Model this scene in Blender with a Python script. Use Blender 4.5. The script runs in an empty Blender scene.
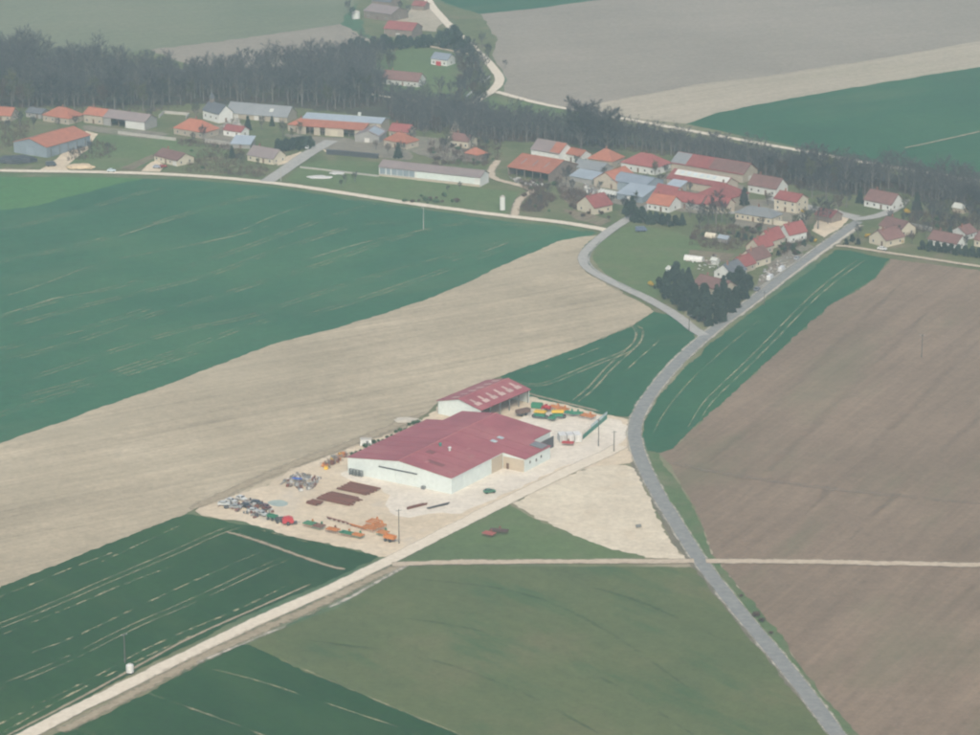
import bpy, bmesh, math, random
from mathutils import Vector, Matrix, noise
rnd = random.Random(7)
# ---------------------------------------------------------------- camera, sky, sun, exposure
sc = bpy.context.scene
COL = sc.collection
FPX, CAMH = 3200.0, 362.0
PITCH = math.atan(972.5 / FPX)
SP, CP = math.sin(PITCH), math.cos(PITCH)
cam = bpy.data.cameras.new('camera'); camo = bpy.data.objects.new('camera', cam); COL.objects.link(camo)
camo.location = (0, 0, CAMH); camo.rotation_euler = (math.pi / 2 - PITCH, 0, 0)
cam.sensor_fit = 'HORIZONTAL'; cam.angle = 2 * math.atan(490 / FPX); cam.clip_start = 1; cam.clip_end = 40000
sc.camera = camo
SUN_EL, SUN_AZ = math.radians(44), math.radians(180)     # azimuth clockwise from +Y
w = bpy.data.worlds.new('World'); sc.world = w; w.use_nodes = True
nt = w.node_tree
sky = nt.nodes.new('ShaderNodeTexSky'); sky.sky_type = 'NISHITA'; sky.sun_disc = False
sky.sun_elevation = SUN_EL; sky.sun_rotation = SUN_AZ
sky.air_density = 1.0; sky.dust_density = 8.0; sky.ozone_density = 1.0; sky.altitude = 300
nt.links.new(sky.outputs[0], nt.nodes['Background'].inputs[0]); nt.nodes['Background'].inputs[1].default_value = 0.12
sl = bpy.data.lights.new('sun', 'SUN'); sl.energy = 1.5; sl.angle = math.radians(24); sl.color = (1.0, 0.93, 0.76)
so = bpy.data.objects.new('sun', sl); COL.objects.link(so)
sd = Vector((math.sin(SUN_AZ) * math.cos(SUN_EL), math.cos(SUN_AZ) * math.cos(SUN_EL), math.sin(SUN_EL)))
so.rotation_euler = sd.to_track_quat('Z', 'Y').to_euler(); so.location = (0, 0, 600)
sc.view_settings.view_transform = 'Standard'; sc.view_settings.look = 'None'
sc.view_settings.gamma = 1.0; sc.view_settings.use_curve_mapping = False
sc.view_settings.exposure = 0.43
sc.render.engine = 'CYCLES'
sc.cycles.use_denoising = True
sc.cycles.max_bounces = 5; sc.cycles.diffuse_bounces = 2; sc.cycles.volume_bounces = 1; sc.cycles.transparent_max_bounces = 12
sc.cycles.pixel_filter_type = 'BLACKMAN_HARRIS'; sc.cycles.filter_width = 2.2      # the soft lens of a small camera

# ---------------------------------------------------------------- survey grid -> metres on the ground
def G(x, y):
    u = (x - 490.0) / FPX; v = (y - 367.5) / FPX
    t = CAMH / (SP + v * CP)
    return Vector((u * t, (CP - v * SP) * t))
def S(y): return CP * (y + 605.0) / CAMH        # grid units per metre

# ---------------------------------------------------------------- materials
MATS = {}
def nodes_of(m):
    m.use_nodes = True; n = m.node_tree; b = n.nodes['Principled BSDF']; return n, b
def ramp(n, fac, cols, pos=None):
    r = n.nodes.new('ShaderNodeValToRGB'); e = r.color_ramp.elements
    k = len(cols); pos = pos or [0.3 + 0.4 * i / (k - 1) for i in range(k)]
    while len(e) < k: e.new(0.5)
    for i in range(k): e[i].position = pos[i]; e[i].color = (*cols[i], 1)
    n.links.new(fac, r.inputs[0]); return r.outputs[0]
def mth(n, op, a, b=None, clamp=False):
    x = n.nodes.new('ShaderNodeMath'); x.operation = op; x.use_clamp = clamp
    for i, q in enumerate((a, b)):
        if q is None: continue
        if isinstance(q, (int, float)): x.inputs[i].default_value = q
        else: n.links.new(q, x.inputs[i])
    return x.outputs[0]
def mixc(n, fac, a, b, mode='MIX'):
    x = n.nodes.new('ShaderNodeMix'); x.data_type = 'RGBA'; x.blend_type = mode
    if isinstance(fac, (int, float)): x.inputs[0].default_value = fac
    else: n.links.new(fac, x.inputs[0])
    for i, q in ((6, a), (7, b)):
        if isinstance(q, tuple): x.inputs[i].default_value = (*q, 1)
        else: n.links.new(q, x.inputs[i])
    return x.outputs[2]
def nz(n, vec, scale, detail=5, rough=0.6):
    t = n.nodes.new('ShaderNodeTexNoise'); t.inputs['Scale'].default_value = scale
    t.inputs['Detail'].default_value = detail; t.inputs['Roughness'].default_value = rough
    n.links.new(vec, t.inputs['Vector']); return t.outputs['Fac']
def mapv(n, vec, rot=0.0, scale=(1, 1, 1)):
    m1 = n.nodes.new('ShaderNodeMapping'); m1.inputs['Rotation'].default_value = (0, 0, rot)
    n.links.new(vec, m1.inputs[0])
    m2 = n.nodes.new('ShaderNodeMapping'); m2.inputs['Scale'].default_value = scale
    n.links.new(m1.outputs[0], m2.inputs[0]); return m2.outputs[0]
def field_mat(name, cols, big=0.012, fine=0.35, streak=None, streak_amt=0.35, streak_scale=0.25, patch=None, patch_amt=0.6, patch_scale=0.03, rough=0.95, lo=0.3, hi=0.7, mid=0.22, mid_amt=0.42):
    """ground cover: large soft patches, fine grain, optional streaks along a working direction, optional odd patches"""
    if name in MATS: return MATS[name]
    m = bpy.data.materials.new(name); MATS[name] = m; n, b = nodes_of(m)
    g = n.nodes.new('ShaderNodeNewGeometry'); P = g.outputs['Position']
    c = ramp(n, nz(n, P, big, 6, 0.62), cols, [lo + (hi - lo) * i / (len(cols) - 1) for i in range(len(cols))])
    f = nz(n, P, fine, 4, 0.7)
    k = mth(n, 'ADD', mth(n, 'MULTIPLY', f, 0.6), 0.70)
    k = mth(n, 'ADD', k, mth(n, 'MULTIPLY', mth(n, 'SUBTRACT', nz(n, P, mid, 9, 0.78), 0.5), mid_amt * 2))
    if streak is not None:
        sv = mapv(n, P, -streak, (0.02, 1, 1))
        s = nz(n, sv, streak_scale, 5, 0.7)
        s2 = nz(n, mapv(n, P, -streak, (0.05, 1, 1)), streak_scale * 4, 3, 0.6)
        k = mth(n, 'ADD', k, mth(n, 'MULTIPLY', mth(n, 'SUBTRACT', s, 0.5), streak_amt * 2))
        k = mth(n, 'ADD', k, mth(n, 'MULTIPLY', mth(n, 'SUBTRACT', s2, 0.5), streak_amt * 1.7))
    kc = n.nodes.new('ShaderNodeCombineColor')
    for i in range(3): n.links.new(k, kc.inputs[i])
    c = mixc(n, 1.0, c, kc.outputs[0], 'MULTIPLY')
    if patch:
        vec = P if streak is None else mapv(n, P, -streak, (0.3, 1, 1))
        f2 = mth(n, 'MULTIPLY', mth(n, 'MULTIPLY', mth(n, 'SUBTRACT', nz(n, vec, patch_scale, 7, 0.68), 0.53), 7, True), patch_amt, True)
        c = mixc(n, f2, c, patch)
    n.links.new(c, b.inputs['Base Color']); b.inputs['Roughness'].default_value = rough
    b.inputs['Specular IOR Level'].default_value = 0.1
    return m
def strip_mat(name, cols, cover=0.0, edge=0.25, grain=0.5, along=0.03, broken=0.0):
    """worn strip: edges fray out over the strip's own width, 'broken' makes gaps along it"""
    if name in MATS: return MATS[name]
    m = bpy.data.materials.new(name); MATS[name] = m; n, b = nodes_of(m)
    g = n.nodes.new('ShaderNodeNewGeometry'); P = g.outputs['Position']
    uv = n.nodes.new('ShaderNodeUVMap'); sx = n.nodes.new('ShaderNodeSeparateXYZ'); n.links.new(uv.outputs[0], sx.inputs[0])
    c = ramp(n, nz(n, P, grain, 5, 0.65), cols)
    n.links.new(c, b.inputs['Base Color']); b.inputs['Roughness'].default_value = 0.95; b.inputs['Specular IOR Level'].default_value = 0.1
    d = mth(n, 'SUBTRACT', 1.0, mth(n, 'ABSOLUTE', mth(n, 'SUBTRACT', mth(n, 'MULTIPLY', sx.outputs[1], 2.0), 1.0)))
    nn = mth(n, 'MULTIPLY', mth(n, 'SUBTRACT', nz(n, P, 0.3, 5, 0.7), 0.5), edge * 2.2)
    a = mth(n, 'DIVIDE', mth(n, 'ADD', d, nn), edge, True)
    if broken > 0:
        q = mth(n, 'MULTIPLY', mth(n, 'SUBTRACT', nz(n, P, along, 4, 0.75), broken), 6, True)
        a = mth(n, 'MULTIPLY', a, q)
    if cover: a = mth(n, 'MULTIPLY', a, cover)
    tr = n.nodes.new('ShaderNodeBsdfTransparent'); mx = n.nodes.new('ShaderNodeMixShader')
    n.links.new(a, mx.inputs[0]); n.links.new(tr.outputs[0], mx.inputs[1]); n.links.new(b.outputs[0], mx.inputs[2])
    n.links.new(mx.outputs[0], n.nodes['Material Output'].inputs[0])
    return m
def obj_mat(name, c1, c2=None, scale=0.6, rough=0.8, metal=0.0, spec=0.3, ribs=None, var=0.12, stain=None, stain_amt=0.35):
    """things: two-tone noise in object space, per-object tone, optional sheet ribs, optional streaky stains"""
    if name in MATS: return MATS[name]
    m = bpy.data.materials.new(name); MATS[name] = m; n, b = nodes_of(m)
    c2 = c2 or tuple(x * 0.72 for x in c1)
    tc = n.nodes.new('ShaderNodeTexCoord'); oi = n.nodes.new('ShaderNodeObjectInfo')
    va = n.nodes.new('ShaderNodeVectorMath'); va.operation = 'ADD'
    sclr = mth(n, 'MULTIPLY', oi.outputs['Random'], 60.0)
    n.links.new(tc.outputs['Object'], va.inputs[0]); n.links.new(sclr, va.inputs[1]); V = va.outputs[0]
    c = ramp(n, nz(n, V, scale, 6, 0.68), [c2, c1])
    k = mth(n, 'ADD', 1.0 - var, mth(n, 'MULTIPLY', oi.outputs['Random'], 2 * var))
    fg = mth(n, 'ADD', 0.82, mth(n, 'MULTIPLY', nz(n, V, scale * 6, 3, 0.7), 0.36))
    k = mth(n, 'MULTIPLY', k, fg)
    if ribs:
        wv = n.nodes.new('ShaderNodeTexWave'); wv.inputs['Scale'].default_value = ribs[1]; wv.bands_direction = ribs[0]
        wv.inputs['Distortion'].default_value = 0.4
        n.links.new(tc.outputs['Object'], wv.inputs['Vector'])
        k = mth(n, 'MULTIPLY', k, mth(n, 'ADD', 0.9, mth(n, 'MULTIPLY', wv.outputs['Fac'], 0.14)))
    kc = n.nodes.new('ShaderNodeCombineColor')
    for i in range(3): n.links.new(k, kc.inputs[i])
    c = mixc(n, 1.0, c, kc.outputs[0], 'MULTIPLY')
    if stain:
        f2 = mth(n, 'MULTIPLY', mth(n, 'MULTIPLY', mth(n, 'SUBTRACT', nz(n, V, scale * 0.5, 6, 0.72), 0.5), 6, True), stain_amt, True)
        c = mixc(n, f2, c, stain)
    n.links.new(c, b.inputs['Base Color']); b.inputs['Roughness'].default_value = rough
    b.inputs['Metallic'].default_value = metal; b.inputs['Specular IOR Level'].default_value = spec
    return m
ROOF = {
 'orange': obj_mat('roof orange tile', (.40, .145, .088), (.26, .10, .07), .35, .9, stain=(.22, .13, .10)),
 'red': obj_mat('roof red tile', (.29, .082, .078), (.19, .06, .06), .35, .9, stain=(.20, .10, .09)),
 'redmetal': obj_mat('roof red sheet', (.36, .095, .112), (.27, .07, .085), .08, .55, spec=.35, ribs=('X', .9), stain=(.34, .15, .14), stain_amt=.5, var=.02),
 'brown': obj_mat('roof brown tile', (.20, .105, .095), (.13, .075, .07), .35, .9, stain=(.12, .09, .08)),
 'mauve': obj_mat('roof grey mauve', (.25, .205, .205), (.19, .16, .165), .25, .9, stain=(.14, .13, .12)),
 'slate': obj_mat('roof slate', (.13, .145, .17), (.09, .10, .12), .35, .75, stain=(.17, .17, .16)),
 'grey': obj_mat('roof grey fibre', (.24, .26, .28), (.17, .185, .2), .25, .85, stain=(.15, .15, .14)),
 'blue': obj_mat('roof pale blue sheet', (.34, .40, .46), (.27, .32, .38), .15, .5, spec=.4, ribs=('X', .9), var=.08),
 'bluegrey': obj_mat('roof blue grey sheet', (.22, .26, .31), (.17, .20, .25), .2, .6, ribs=('X', .9)),
 'pale': obj_mat('roof pale fibre', (.55, .57, .53), (.42, .45, .43), .3, .8, stain=(.25, .27, .26)),
}
WALL = {
 'white': obj_mat('wall white render', (.66, .69, .68), (.55, .57, .56), .3, .9, stain=(.45, .44, .40), stain_amt=.25),
 'cream': obj_mat('wall cream render', (.57, .53, .42), (.47, .43, .35), .3, .9, stain=(.4, .36, .29), stain_amt=.3),
 'stone': obj_mat('wall pale stone', (.47, .42, .34), (.33, .30, .25), .8, .95, stain=(.25, .22, .19)),
 'greywall': obj_mat('wall grey block', (.34, .34, .33), (.25, .25, .25), .5, .95),
 'bluewall': obj_mat('wall blue grey sheet', (.27, .33, .39), (.22, .27, .32), .3, .6, ribs=('X', 1.2)),
 'metalwhite': obj_mat('wall white sheet', (.66, .735, .725), (.60, .67, .66), .12, .55, spec=.3, ribs=('X', 1.1), stain=(.5, .5, .45), stain_amt=.18, var=.02),
 'beige': obj_mat('wall beige render', (.52, .45, .35), (.45, .39, .31), .3, .9),
 'wood': obj_mat('wall grey boards', (.24, .20, .17), (.16, .13, .115), .8, .95),
}
M_PANE = obj_mat('window glass', (.035, .045, .055), rough=.15, spec=.6)
M_FRAME = obj_mat('window frame white', (.62, .62, .60), rough=.6)
M_DOOR = obj_mat('door brown', (.16, .09, .06), rough=.7)
M_SHUT = obj_mat('gate dark', (.09, .09, .10), rough=.7)
M_BRICK = obj_mat('chimney brick', (.30, .15, .11), rough=.95)
M_CONC = obj_mat('concrete', (.45, .44, .41), (.34, .33, .31), .5, .95)
M_STEEL = obj_mat('dull steel', (.22, .23, .24), rough=.5, metal=.3)
M_RUST = obj_mat('rust', (.23, .085, .058), (.12, .055, .045), 1.5, .9)
M_ORANGE = obj_mat('machine orange', (.55, .20, .05), (.42, .16, .05), 1.2, .6)
M_GREEN = obj_mat('machine green', (.03, .22, .12), (.03, .15, .09), 1.2, .55)
M_YELLOW = obj_mat('machine yellow', (.75, .48, .03), (.62, .38, .03), 1.2, .5)
M_RED = obj_mat('machine red', (.48, .04, .05), (.34, .03, .04), 1.2, .5)
M_RUBBER = obj_mat('rubber', (.025, .025, .027), rough=.9)
M_BARK = obj_mat('bark', (.17, .16, .148), (.11, .10, .095), 1.2, .95)
M_TWIG = obj_mat('bare twigs', (.075, .076, .078), (.040, .042, .046), .25, .95, spec=.05, var=.3)
M_TWIGB = obj_mat('budding twigs', (.115, .12, .06), (.06, .064, .038), .25, .95, spec=.05, var=.25)
M_TWIGR = obj_mat('reddish twigs', (.12, .078, .062), (.065, .048, .042), .25, .95, spec=.05, var=.25)
M_NEEDLE = obj_mat('dark needles', (.040, .064, .046), (.024, .040, .032), .5, .9, spec=.1, var=.25)
M_LEAF = obj_mat('bush leaves', (.06, .12, .045), (.03, .06, .03), .8, .9, spec=.1, var=.3)
M_YBLOOM = obj_mat('yellow blossom', (.62, .42, .03), (.35, .25, .04), .8, .9, spec=.1)
M_POLE = obj_mat('pole wood', (.13, .12, .11), rough=.9)
M_WHITE = obj_mat('white plastic', (.72, .73, .72), rough=.5)
M_TARP = obj_mat('black sheeting', (.035, .04, .048), (.06, .065, .075), .6, .6, spec=.4)
M_BLUET = obj_mat('blue sheeting', (.06, .13, .48), rough=.5)
M_SHEETG = obj_mat('green sheet', (.05, .22, .17), (.04, .17, .13), .6, .6)
M_SHEETP = obj_mat('pale blue sheet', (.48, .58, .62), rough=.5)

# ---------------------------------------------------------------- object helpers
def tag(o, label=None, cat=None, group=None, kind=None):
    if label: o['label'] = label
    if cat: o['category'] = cat
    if group: o['group'] = group
    if kind: o['kind'] = kind
    return o
def thing(name, label, cat, loc=(0, 0, 0), rz=0.0, group=None):
    o = bpy.data.objects.new(name, None); COL.objects.link(o); o.empty_display_size = 0.5
    o.location = (loc[0], loc[1], loc[2] if len(loc) > 2 else 0.0); o.rotation_euler = (0, 0, rz)
    return tag(o, label, cat, group)
class MB:
    def __init__(s): s.v = []; s.f = []; s.mi = []
    def add(s, vs, fs, mi=0):
        k = len(s.v); s.v += [tuple(q) for q in vs]; s.f += [tuple(i + k for i in f) for f in fs]; s.mi += [mi] * len(fs); return s
    def box(s, c, d, rz=0.0, mi=0, top=1.0):
        hx, hy, hz = d[0] / 2, d[1] / 2, d[2] / 2; ca, sa = math.cos(rz), math.sin(rz); vs = []
        for z, k in ((-hz, 1.0), (hz, top)):
            for x, y in ((-hx, -hy), (hx, -hy), (hx, hy), (-hx, hy)):
                x *= k; y *= k; vs.append((c[0] + x * ca - y * sa, c[1] + x * sa + y * ca, c[2] + z))
        return s.add(vs, [(3, 2, 1, 0), (4, 5, 6, 7), (0, 1, 5, 4), (1, 2, 6, 5), (2, 3, 7, 6), (3, 0, 4, 7)], mi)
    def tube(s, p, q, r0, r1=None, n=6, mi=0, cap=True):
        r1 = r0 if r1 is None else r1; p = Vector(p); q = Vector(q); d = (q - p)
        if d.length < 1e-6: return s
        d.normalize(); a = d.orthogonal().normalized(); b = d.cross(a); vs = []
        for c, r in ((p, r0), (q, r1)):
            for i in range(n):
                t = 2 * math.pi * i / n; vs.append(c + a * (r * math.cos(t)) + b * (r * math.sin(t)))
        fs = [(i, (i + 1) % n, n + (i + 1) % n, n + i) for i in range(n)]
        if cap: fs += [tuple(range(n - 1, -1, -1)), tuple(range(n, 2 * n))]
        return s.add(vs, fs, mi)
    def mesh(s, name, mats):
        me = bpy.data.meshes.new(name); me.from_pydata(s.v, [], s.f)
        for m in (mats if isinstance(mats, (list, tuple)) else [mats]): me.materials.append(m)
        if any(s.mi): me.polygons.foreach_set('material_index', s.mi)
        me.update(); return me
    def build(s, name, mats, parent=None, loc=(0, 0, 0), rz=0.0):
        return link(name, s.mesh(name, mats), parent, loc, rz)
def link(name, me, parent=None, loc=(0, 0, 0), rz=0.0):
    o = bpy.data.objects.new(name, me); COL.objects.link(o); o.location = loc; o.rotation_euler = (0, 0, rz)
    if parent: o.parent = parent
    return o
def copy_thing(root, loc, rz, scale=(1, 1, 1), label=None, group=None):
    r = root.copy(); COL.objects.link(r); r.location = loc; r.rotation_euler = (0, 0, rz); r.scale = scale
    if label: r['label'] = label
    if group: r['group'] = group
    for ch in root.children:
        c = ch.copy(); COL.objects.link(c); c.parent = r
        for g in ch.children:
            d = g.copy(); COL.objects.link(d); d.parent = c
    return r

# ---------------------------------------------------------------- ground sheets
ZL = [0.03]
def nextz(d=0.003): ZL[0] += d; return ZL[0]
def densify(pts, step, jit, closed=True):
    out = []; n = len(pts)
    for i in range(n if closed else n - 1):
        a, b = pts[i], pts[(i + 1) % n]; d = b - a; k = max(1, min(300, int(d.length / step)))
        nrm = Vector((-d.y, d.x)).normalized()
        for j in range(k):
            p = a + d * (j / k)
            o = noise.noise(Vector((p.x * .55, p.y * .55, 6.3))) * jit * .8 + noise.noise(Vector((p.x * .21, p.y * .21, 3.3))) * jit + noise.noise(Vector((p.x * .05, p.y * .05, 8.1))) * jit * 1.3 if j else 0.0
            out.append(p + nrm * o)
    if not closed: out.append(pts[-1])
    return out
def smooth(pts, it=2, closed=False):
    for _ in range(it):
        out = [] if closed else [pts[0]]
        n = len(pts)
        for i in range(n if closed else n - 1):
            a, b = pts[i], pts[(i + 1) % n]; out += [a * .75 + b * .25, a * .25 + b * .75]
        if not closed: out.append(pts[-1])
        pts = out
    return pts
def sheet(name, px, mat, jit=0.8, step=1.5, sm=0, kind='structure', parent=None, raw=False, z=None):
    pts = [Vector(p) for p in px] if raw else [G(*p) for p in px]
    if sm: pts = smooth(pts, sm, True)
    pts = densify(pts, step, jit)
    bm = bmesh.new(); z = nextz() if z is None else z
    f = bm.faces.new([bm.verts.new((p.x, p.y, z)) for p in pts]); bm.normal_update()
    if f.normal.z < 0: f.normal_flip()
    bmesh.ops.triangulate(bm, faces=[f]); me = bpy.data.meshes.new(name); bm.to_mesh(me); bm.free()
    me.materials.append(mat); o = link(name, me, parent)
    if kind and not parent: o['kind'] = kind
    return o
def ribbon(name, px, width, mat, kind='structure', parent=None, jit=0.25, sm=2, step=3.0, off=0.0, raw=False):
    pts = [Vector(p) for p in px] if raw else [G(*p) for p in px]
    pts = smooth(pts, sm); pts = densify(pts, step, 0.0, False)
    z = nextz(.0015 if parent else .003); v = []; f = []; uv = []; L = 0.0
    for i, p in enumerate(pts):
        d = (pts[min(i + 1, len(pts) - 1)] - pts[max(i - 1, 0)]).normalized(); nn = Vector((-d.y, d.x))
        if i: L += (p - pts[i - 1]).length
        wdt = width(i / (len(pts) - 1)) if callable(width) else width
        w1 = wdt / 2 + noise.noise(Vector((p.x * .15, p.y * .15, 1.7))) * jit; w2 = wdt / 2 + noise.noise(Vector((p.x * .15, p.y * .15, 9.7))) * jit
        a = p + nn * (off + w1); b = p + nn * (off - w2)
        v += [(a.x, a.y, z), (b.x, b.y, z)]; uv += [(L, 1.0), (L, 0.0)]
        if i: f.append((2 * i - 2, 2 * i - 1, 2 * i + 1, 2 * i))
    me = bpy.data.meshes.new(name); me.from_pydata(v, [], f); me.materials.append(mat)
    ul = me.uv_layers.new(name='UVMap')
    for lp in me.loops: ul.data[lp.index].uv = uv[lp.vertex_index]
    o = link(name, me, parent)
    if kind and not parent: o['kind'] = kind
    return o
WSTREAK = math.radians(33)      # the working direction of the western fields
m_base = field_mat('village grass', [(.075, .105, .045), (.115, .135, .062), (.15, .145, .08)], .03, .5, patch=(.19, .155, .11), patch_scale=.06, patch_amt=.8)
m_wheat = field_mat('young wheat', [(.015, .080, .038), (.020, .096, .044), (.034, .116, .050)], .010, .5, streak=WSTREAK, streak_amt=.13, streak_scale=.12, patch=(.085, .135, .065), patch_scale=.02, patch_amt=.4)
m_wheat1 = field_mat('pale young wheat', [(.019, .092, .048), (.026, .110, .055), (.042, .132, .062)], .010, .5, streak=WSTREAK, streak_amt=.16, streak_scale=.12, patch=(.075, .14, .07), patch_scale=.02, patch_amt=.45)
m_wheat2 = field_mat('bright wheat', [(.05, .15, .05), (.06, .165, .055), (.075, .17, .06)], .02, .5, streak=WSTREAK, streak_amt=.12)
m_wheat3 = field_mat('dark wheat', [(.010, .048, .012), (.014, .060, .015), (.026, .080, .020)], .012, .5, streak=math.radians(-52), streak_amt=.12, streak_scale=.12, patch=(.04, .085, .025), patch_scale=.03, patch_amt=.4)
m_tan = field_mat('stubble', [(.29, .25, .18), (.385, .33, .24), (.47, .41, .305)], .009, .6, streak=WSTREAK, streak_amt=.34, streak_scale=.10, patch=(.34, .30, .22), patch_scale=.02, patch_amt=.5)
m_plough = field_mat('worked earth', [(.175, .130, .092), (.21, .155, .112), (.25, .187, .135)], .010, .7, streak=math.radians(62), streak_amt=.28, streak_scale=.10, patch=(.14, .145, .085), patch_scale=.022, patch_amt=.4)
m_meadow = field_mat('olive meadow', [(.075, .105, .045), (.100, .125, .052), (.140, .135, .068)], .012, .6, streak=math.radians(-50), streak_amt=.14, streak_scale=.06, patch=(.045, .10, .04), patch_scale=.05, patch_amt=.75, mid_amt=.42)
m_grass = field_mat('pasture', [(.085, .125, .055), (.10, .15, .06), (.125, .155, .075)], .02, .6, patch=(.15, .15, .085), patch_scale=.04, patch_amt=.5)
m_verge = field_mat('verge grass', [(.07, .12, .05), (.09, .14, .06), (.14, .14, .085)], .05, .8, patch=(.2, .18, .12), patch_scale=.06, patch_amt=.5, mid_amt=.5)
m_sand = field_mat('sandy lot', [(.52, .46, .36), (.58, .52, .41), (.63, .57, .45)], .03, .5, patch=(.52, .43, .31), patch_scale=.05, patch_amt=.5)
m_yard = field_mat('gravel yard', [(.50, .42, .31), (.57, .485, .365), (.62, .54, .42)], .03, .5, patch=(.45, .42, .38), patch_scale=.035, patch_amt=.6)
m_yard2 = field_mat('white gravel', [(.57, .52, .44), (.63, .58, .50), (.67, .63, .55)], .04, .6, patch=(.54, .50, .44), patch_scale=.05)
m_wood = field_mat('woodland floor', [(.045, .045, .035), (.06, .058, .045), (.07, .072, .045)], .03, .4, patch=(.06, .09, .045), patch_scale=.03)
m_nbeige = field_mat('beige fallow', [(.225, .20, .168), (.262, .235, .195), (.30, .265, .222)], .006, .4, streak=math.radians(20), streak_amt=.10, streak_scale=.06)
m_nsand = field_mat('pale sandy field', [(.32, .285, .22), (.36, .32, .25), (.40, .355, .28)], .008, .4, streak=math.radians(35), streak_amt=.24, streak_scale=.07, patch=(.30, .30, .2), patch_scale=.012, patch_amt=.3)
m_npale = field_mat('pale greening field', [(.13, .155, .10), (.16, .18, .12), (.19, .195, .135)], .006, .3, streak=math.radians(15), streak_amt=.12, streak_scale=.05, patch=(.11, .15, .09), patch_scale=.01)
m_ground = field_mat('far farmland', [(.05, .12, .06), (.16, .17, .09), (.34, .29, .22)], .003, .1, lo=.4, hi=.6)
m_asph = strip_mat('old asphalt', [(.18, .19, .19), (.225, .232, .228), (.27, .275, .268)], 0, .05, .4)
m_lane = strip_mat('pale lane', [(.29, .29, .28), (.34, .34, .325), (.40, .39, .36)], 0, .12, .4)
m_shoulder = strip_mat('gravel shoulder', [(.36, .33, .27), (.46, .43, .36), (.50, .47, .40)], 0, .35, .5)
m_chalk = strip_mat('chalk track', [(.55, .49, .40), (.62, .56, .46), (.68, .62, .52)], 0, .2, .5)
m_dirt = strip_mat('dirt track', [(.38, .31, .24), (.46, .39, .30), (.52, .45, .36)], 0, .5, .5)
m_wornd = strip_mat('worn dirt', [(.30, .245, .17), (.38, .32, .23), (.45, .385, .285)], .8, .7, .4)
m_tram = strip_mat('tramline', [(.17, .22, .11), (.27, .28, .155), (.36, .34, .20)], .7, .8, .4, .05, .42)
m_tram2 = strip_mat('bold tramline', [(.30, .28, .17), (.40, .37, .23), (.46, .42, .29)], .62, .8, .4, .06, .40)
m_tramd = strip_mat('dashed tramline', [(.32, .31, .18), (.42, .39, .24), (.48, .44, .29)], .85, .7, .4, .16, .46)
m_gline = strip_mat('grass rut', [(.07, .12, .05), (.09, .14, .06)], .6, .9, .4, .03, .45)
m_puddle = obj_mat('milky puddle', (.42, .50, .44), rough=.2, spec=.5)

# the ground: one sheet to the horizon
gme = MB().add([(-14000, -6000, 0), (14000, -6000, 0), (14000, 22000, 0), (-14000, 22000, 0)], [(0, 1, 2, 3)]).mesh('ground', m_ground)
tag(link('ground', gme), kind='structure')
sheet('village_grass', [(-170, 172), (-170, 100), (60, 60), (250, 60), (372, 42), (356, 12), (362, -8), (420, -10), (430, 0), (480, 14), (520, 45), (500, 75), (497, 92), (560, 112), (640, 124), (860, 163), (1160, 215), (1160, 300), (890, 262), (835, 250), (640, 330), (600, 236), (400, 205), (270, 185), (0, 174)], m_base, 2)
sheet('woodland_floor', [(-170, 55), (0, 55), (90, 62), (200, 70), (330, 58), (385, 62), (395, 100), (430, 112), (480, 105), (520, 103), (640, 127), (860, 168), (1160, 220), (1160, 232), (980, 206), (900, 192), (850, 196), (800, 190), (750, 168), (640, 146), (500, 140), (420, 128), (380, 118), (300, 108), (200, 104), (0, 108), (-170, 112)], m_wood, 3)
# northern fields
sheet('pale_field', [(-420, 75), (-100, 58), (60, 58), (150, 50), (260, 36), (340, 24), (352, 8), (358, -8), (380, -190), (-420, -190)], m_npale, 2, 8)
sheet('sandy_field', [(150, 50), (260, 36), (340, 24), (372, 40), (335, 56), (270, 68), (200, 68)], m_nbeige, 2, 5)
sheet('wheat_field', [(380, -190), (426, -12), (445, 3), (480, 14), (540, 8), (605, -1), (720, -22), (1000, -190)], m_wheat, 1, 6)
sheet('beige_field', [(480, 14), (540, 8), (605, -1), (720, -22), (1000, -190), (1400, -190), (1400, 60), (690, 124), (640, 119), (545, 103), (503, 96), (506, 78), (492, 55), (498, 40)], m_nbeige, 1, 6)
sheet('pale_sand_field', [(1400, -18), (1100, 24), (980, 41), (860, 62), (760, 77), (700, 84), (655, 93), (600, 103), (590, 111), (640, 119), (690, 124), (760, 118), (980, 80), (1400, 20)], m_nsand, 1, 6)
sheet('wheat_field', [(686, 124), (716, 113), (750, 106), (800, 97), (880, 83), (980, 67), (1400, 5), (1400, 245), (980, 180), (850, 158)], m_wheat, 1, 6)
# western fields
f1 = sheet('wheat_field', [(-190, 172), (0, 173), (110, 175), (190, 178), (270, 185), (345, 196), (400, 206), (510, 220), (560, 225), (597, 233), (590, 236), (577.6, 237.5), (560, 241), (541.6, 248.8), (496, 268.4), (465, 284), (430.6, 297.8), (388, 312.4), (332, 329.5), (300, 337), (271, 344.8), (240, 357), (212, 367.5), (176, 381.6), (124, 399), (60, 423), (0, 443.7), (-190, 512)], m_wheat1, .8)
f1b = sheet('bright_field', [(-190, 173), (0, 174), (110, 176), (150, 178), (120, 183), (95, 190), (40, 205), (0, 211), (-190, 236)], m_wheat2, 1.5, 3, 1)
sheet('grass_margin', [(-190, 172.4), (0, 173), (110, 174.6), (190, 177.5), (270, 184.5), (345, 195.6), (510, 219.6), (560, 224.6), (585, 229), (585, 232), (560, 227), (510, 222), (345, 198), (270, 187), (190, 180), (110, 177.5), (0, 177), (-190, 176)], m_verge, .7, 3)
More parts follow.
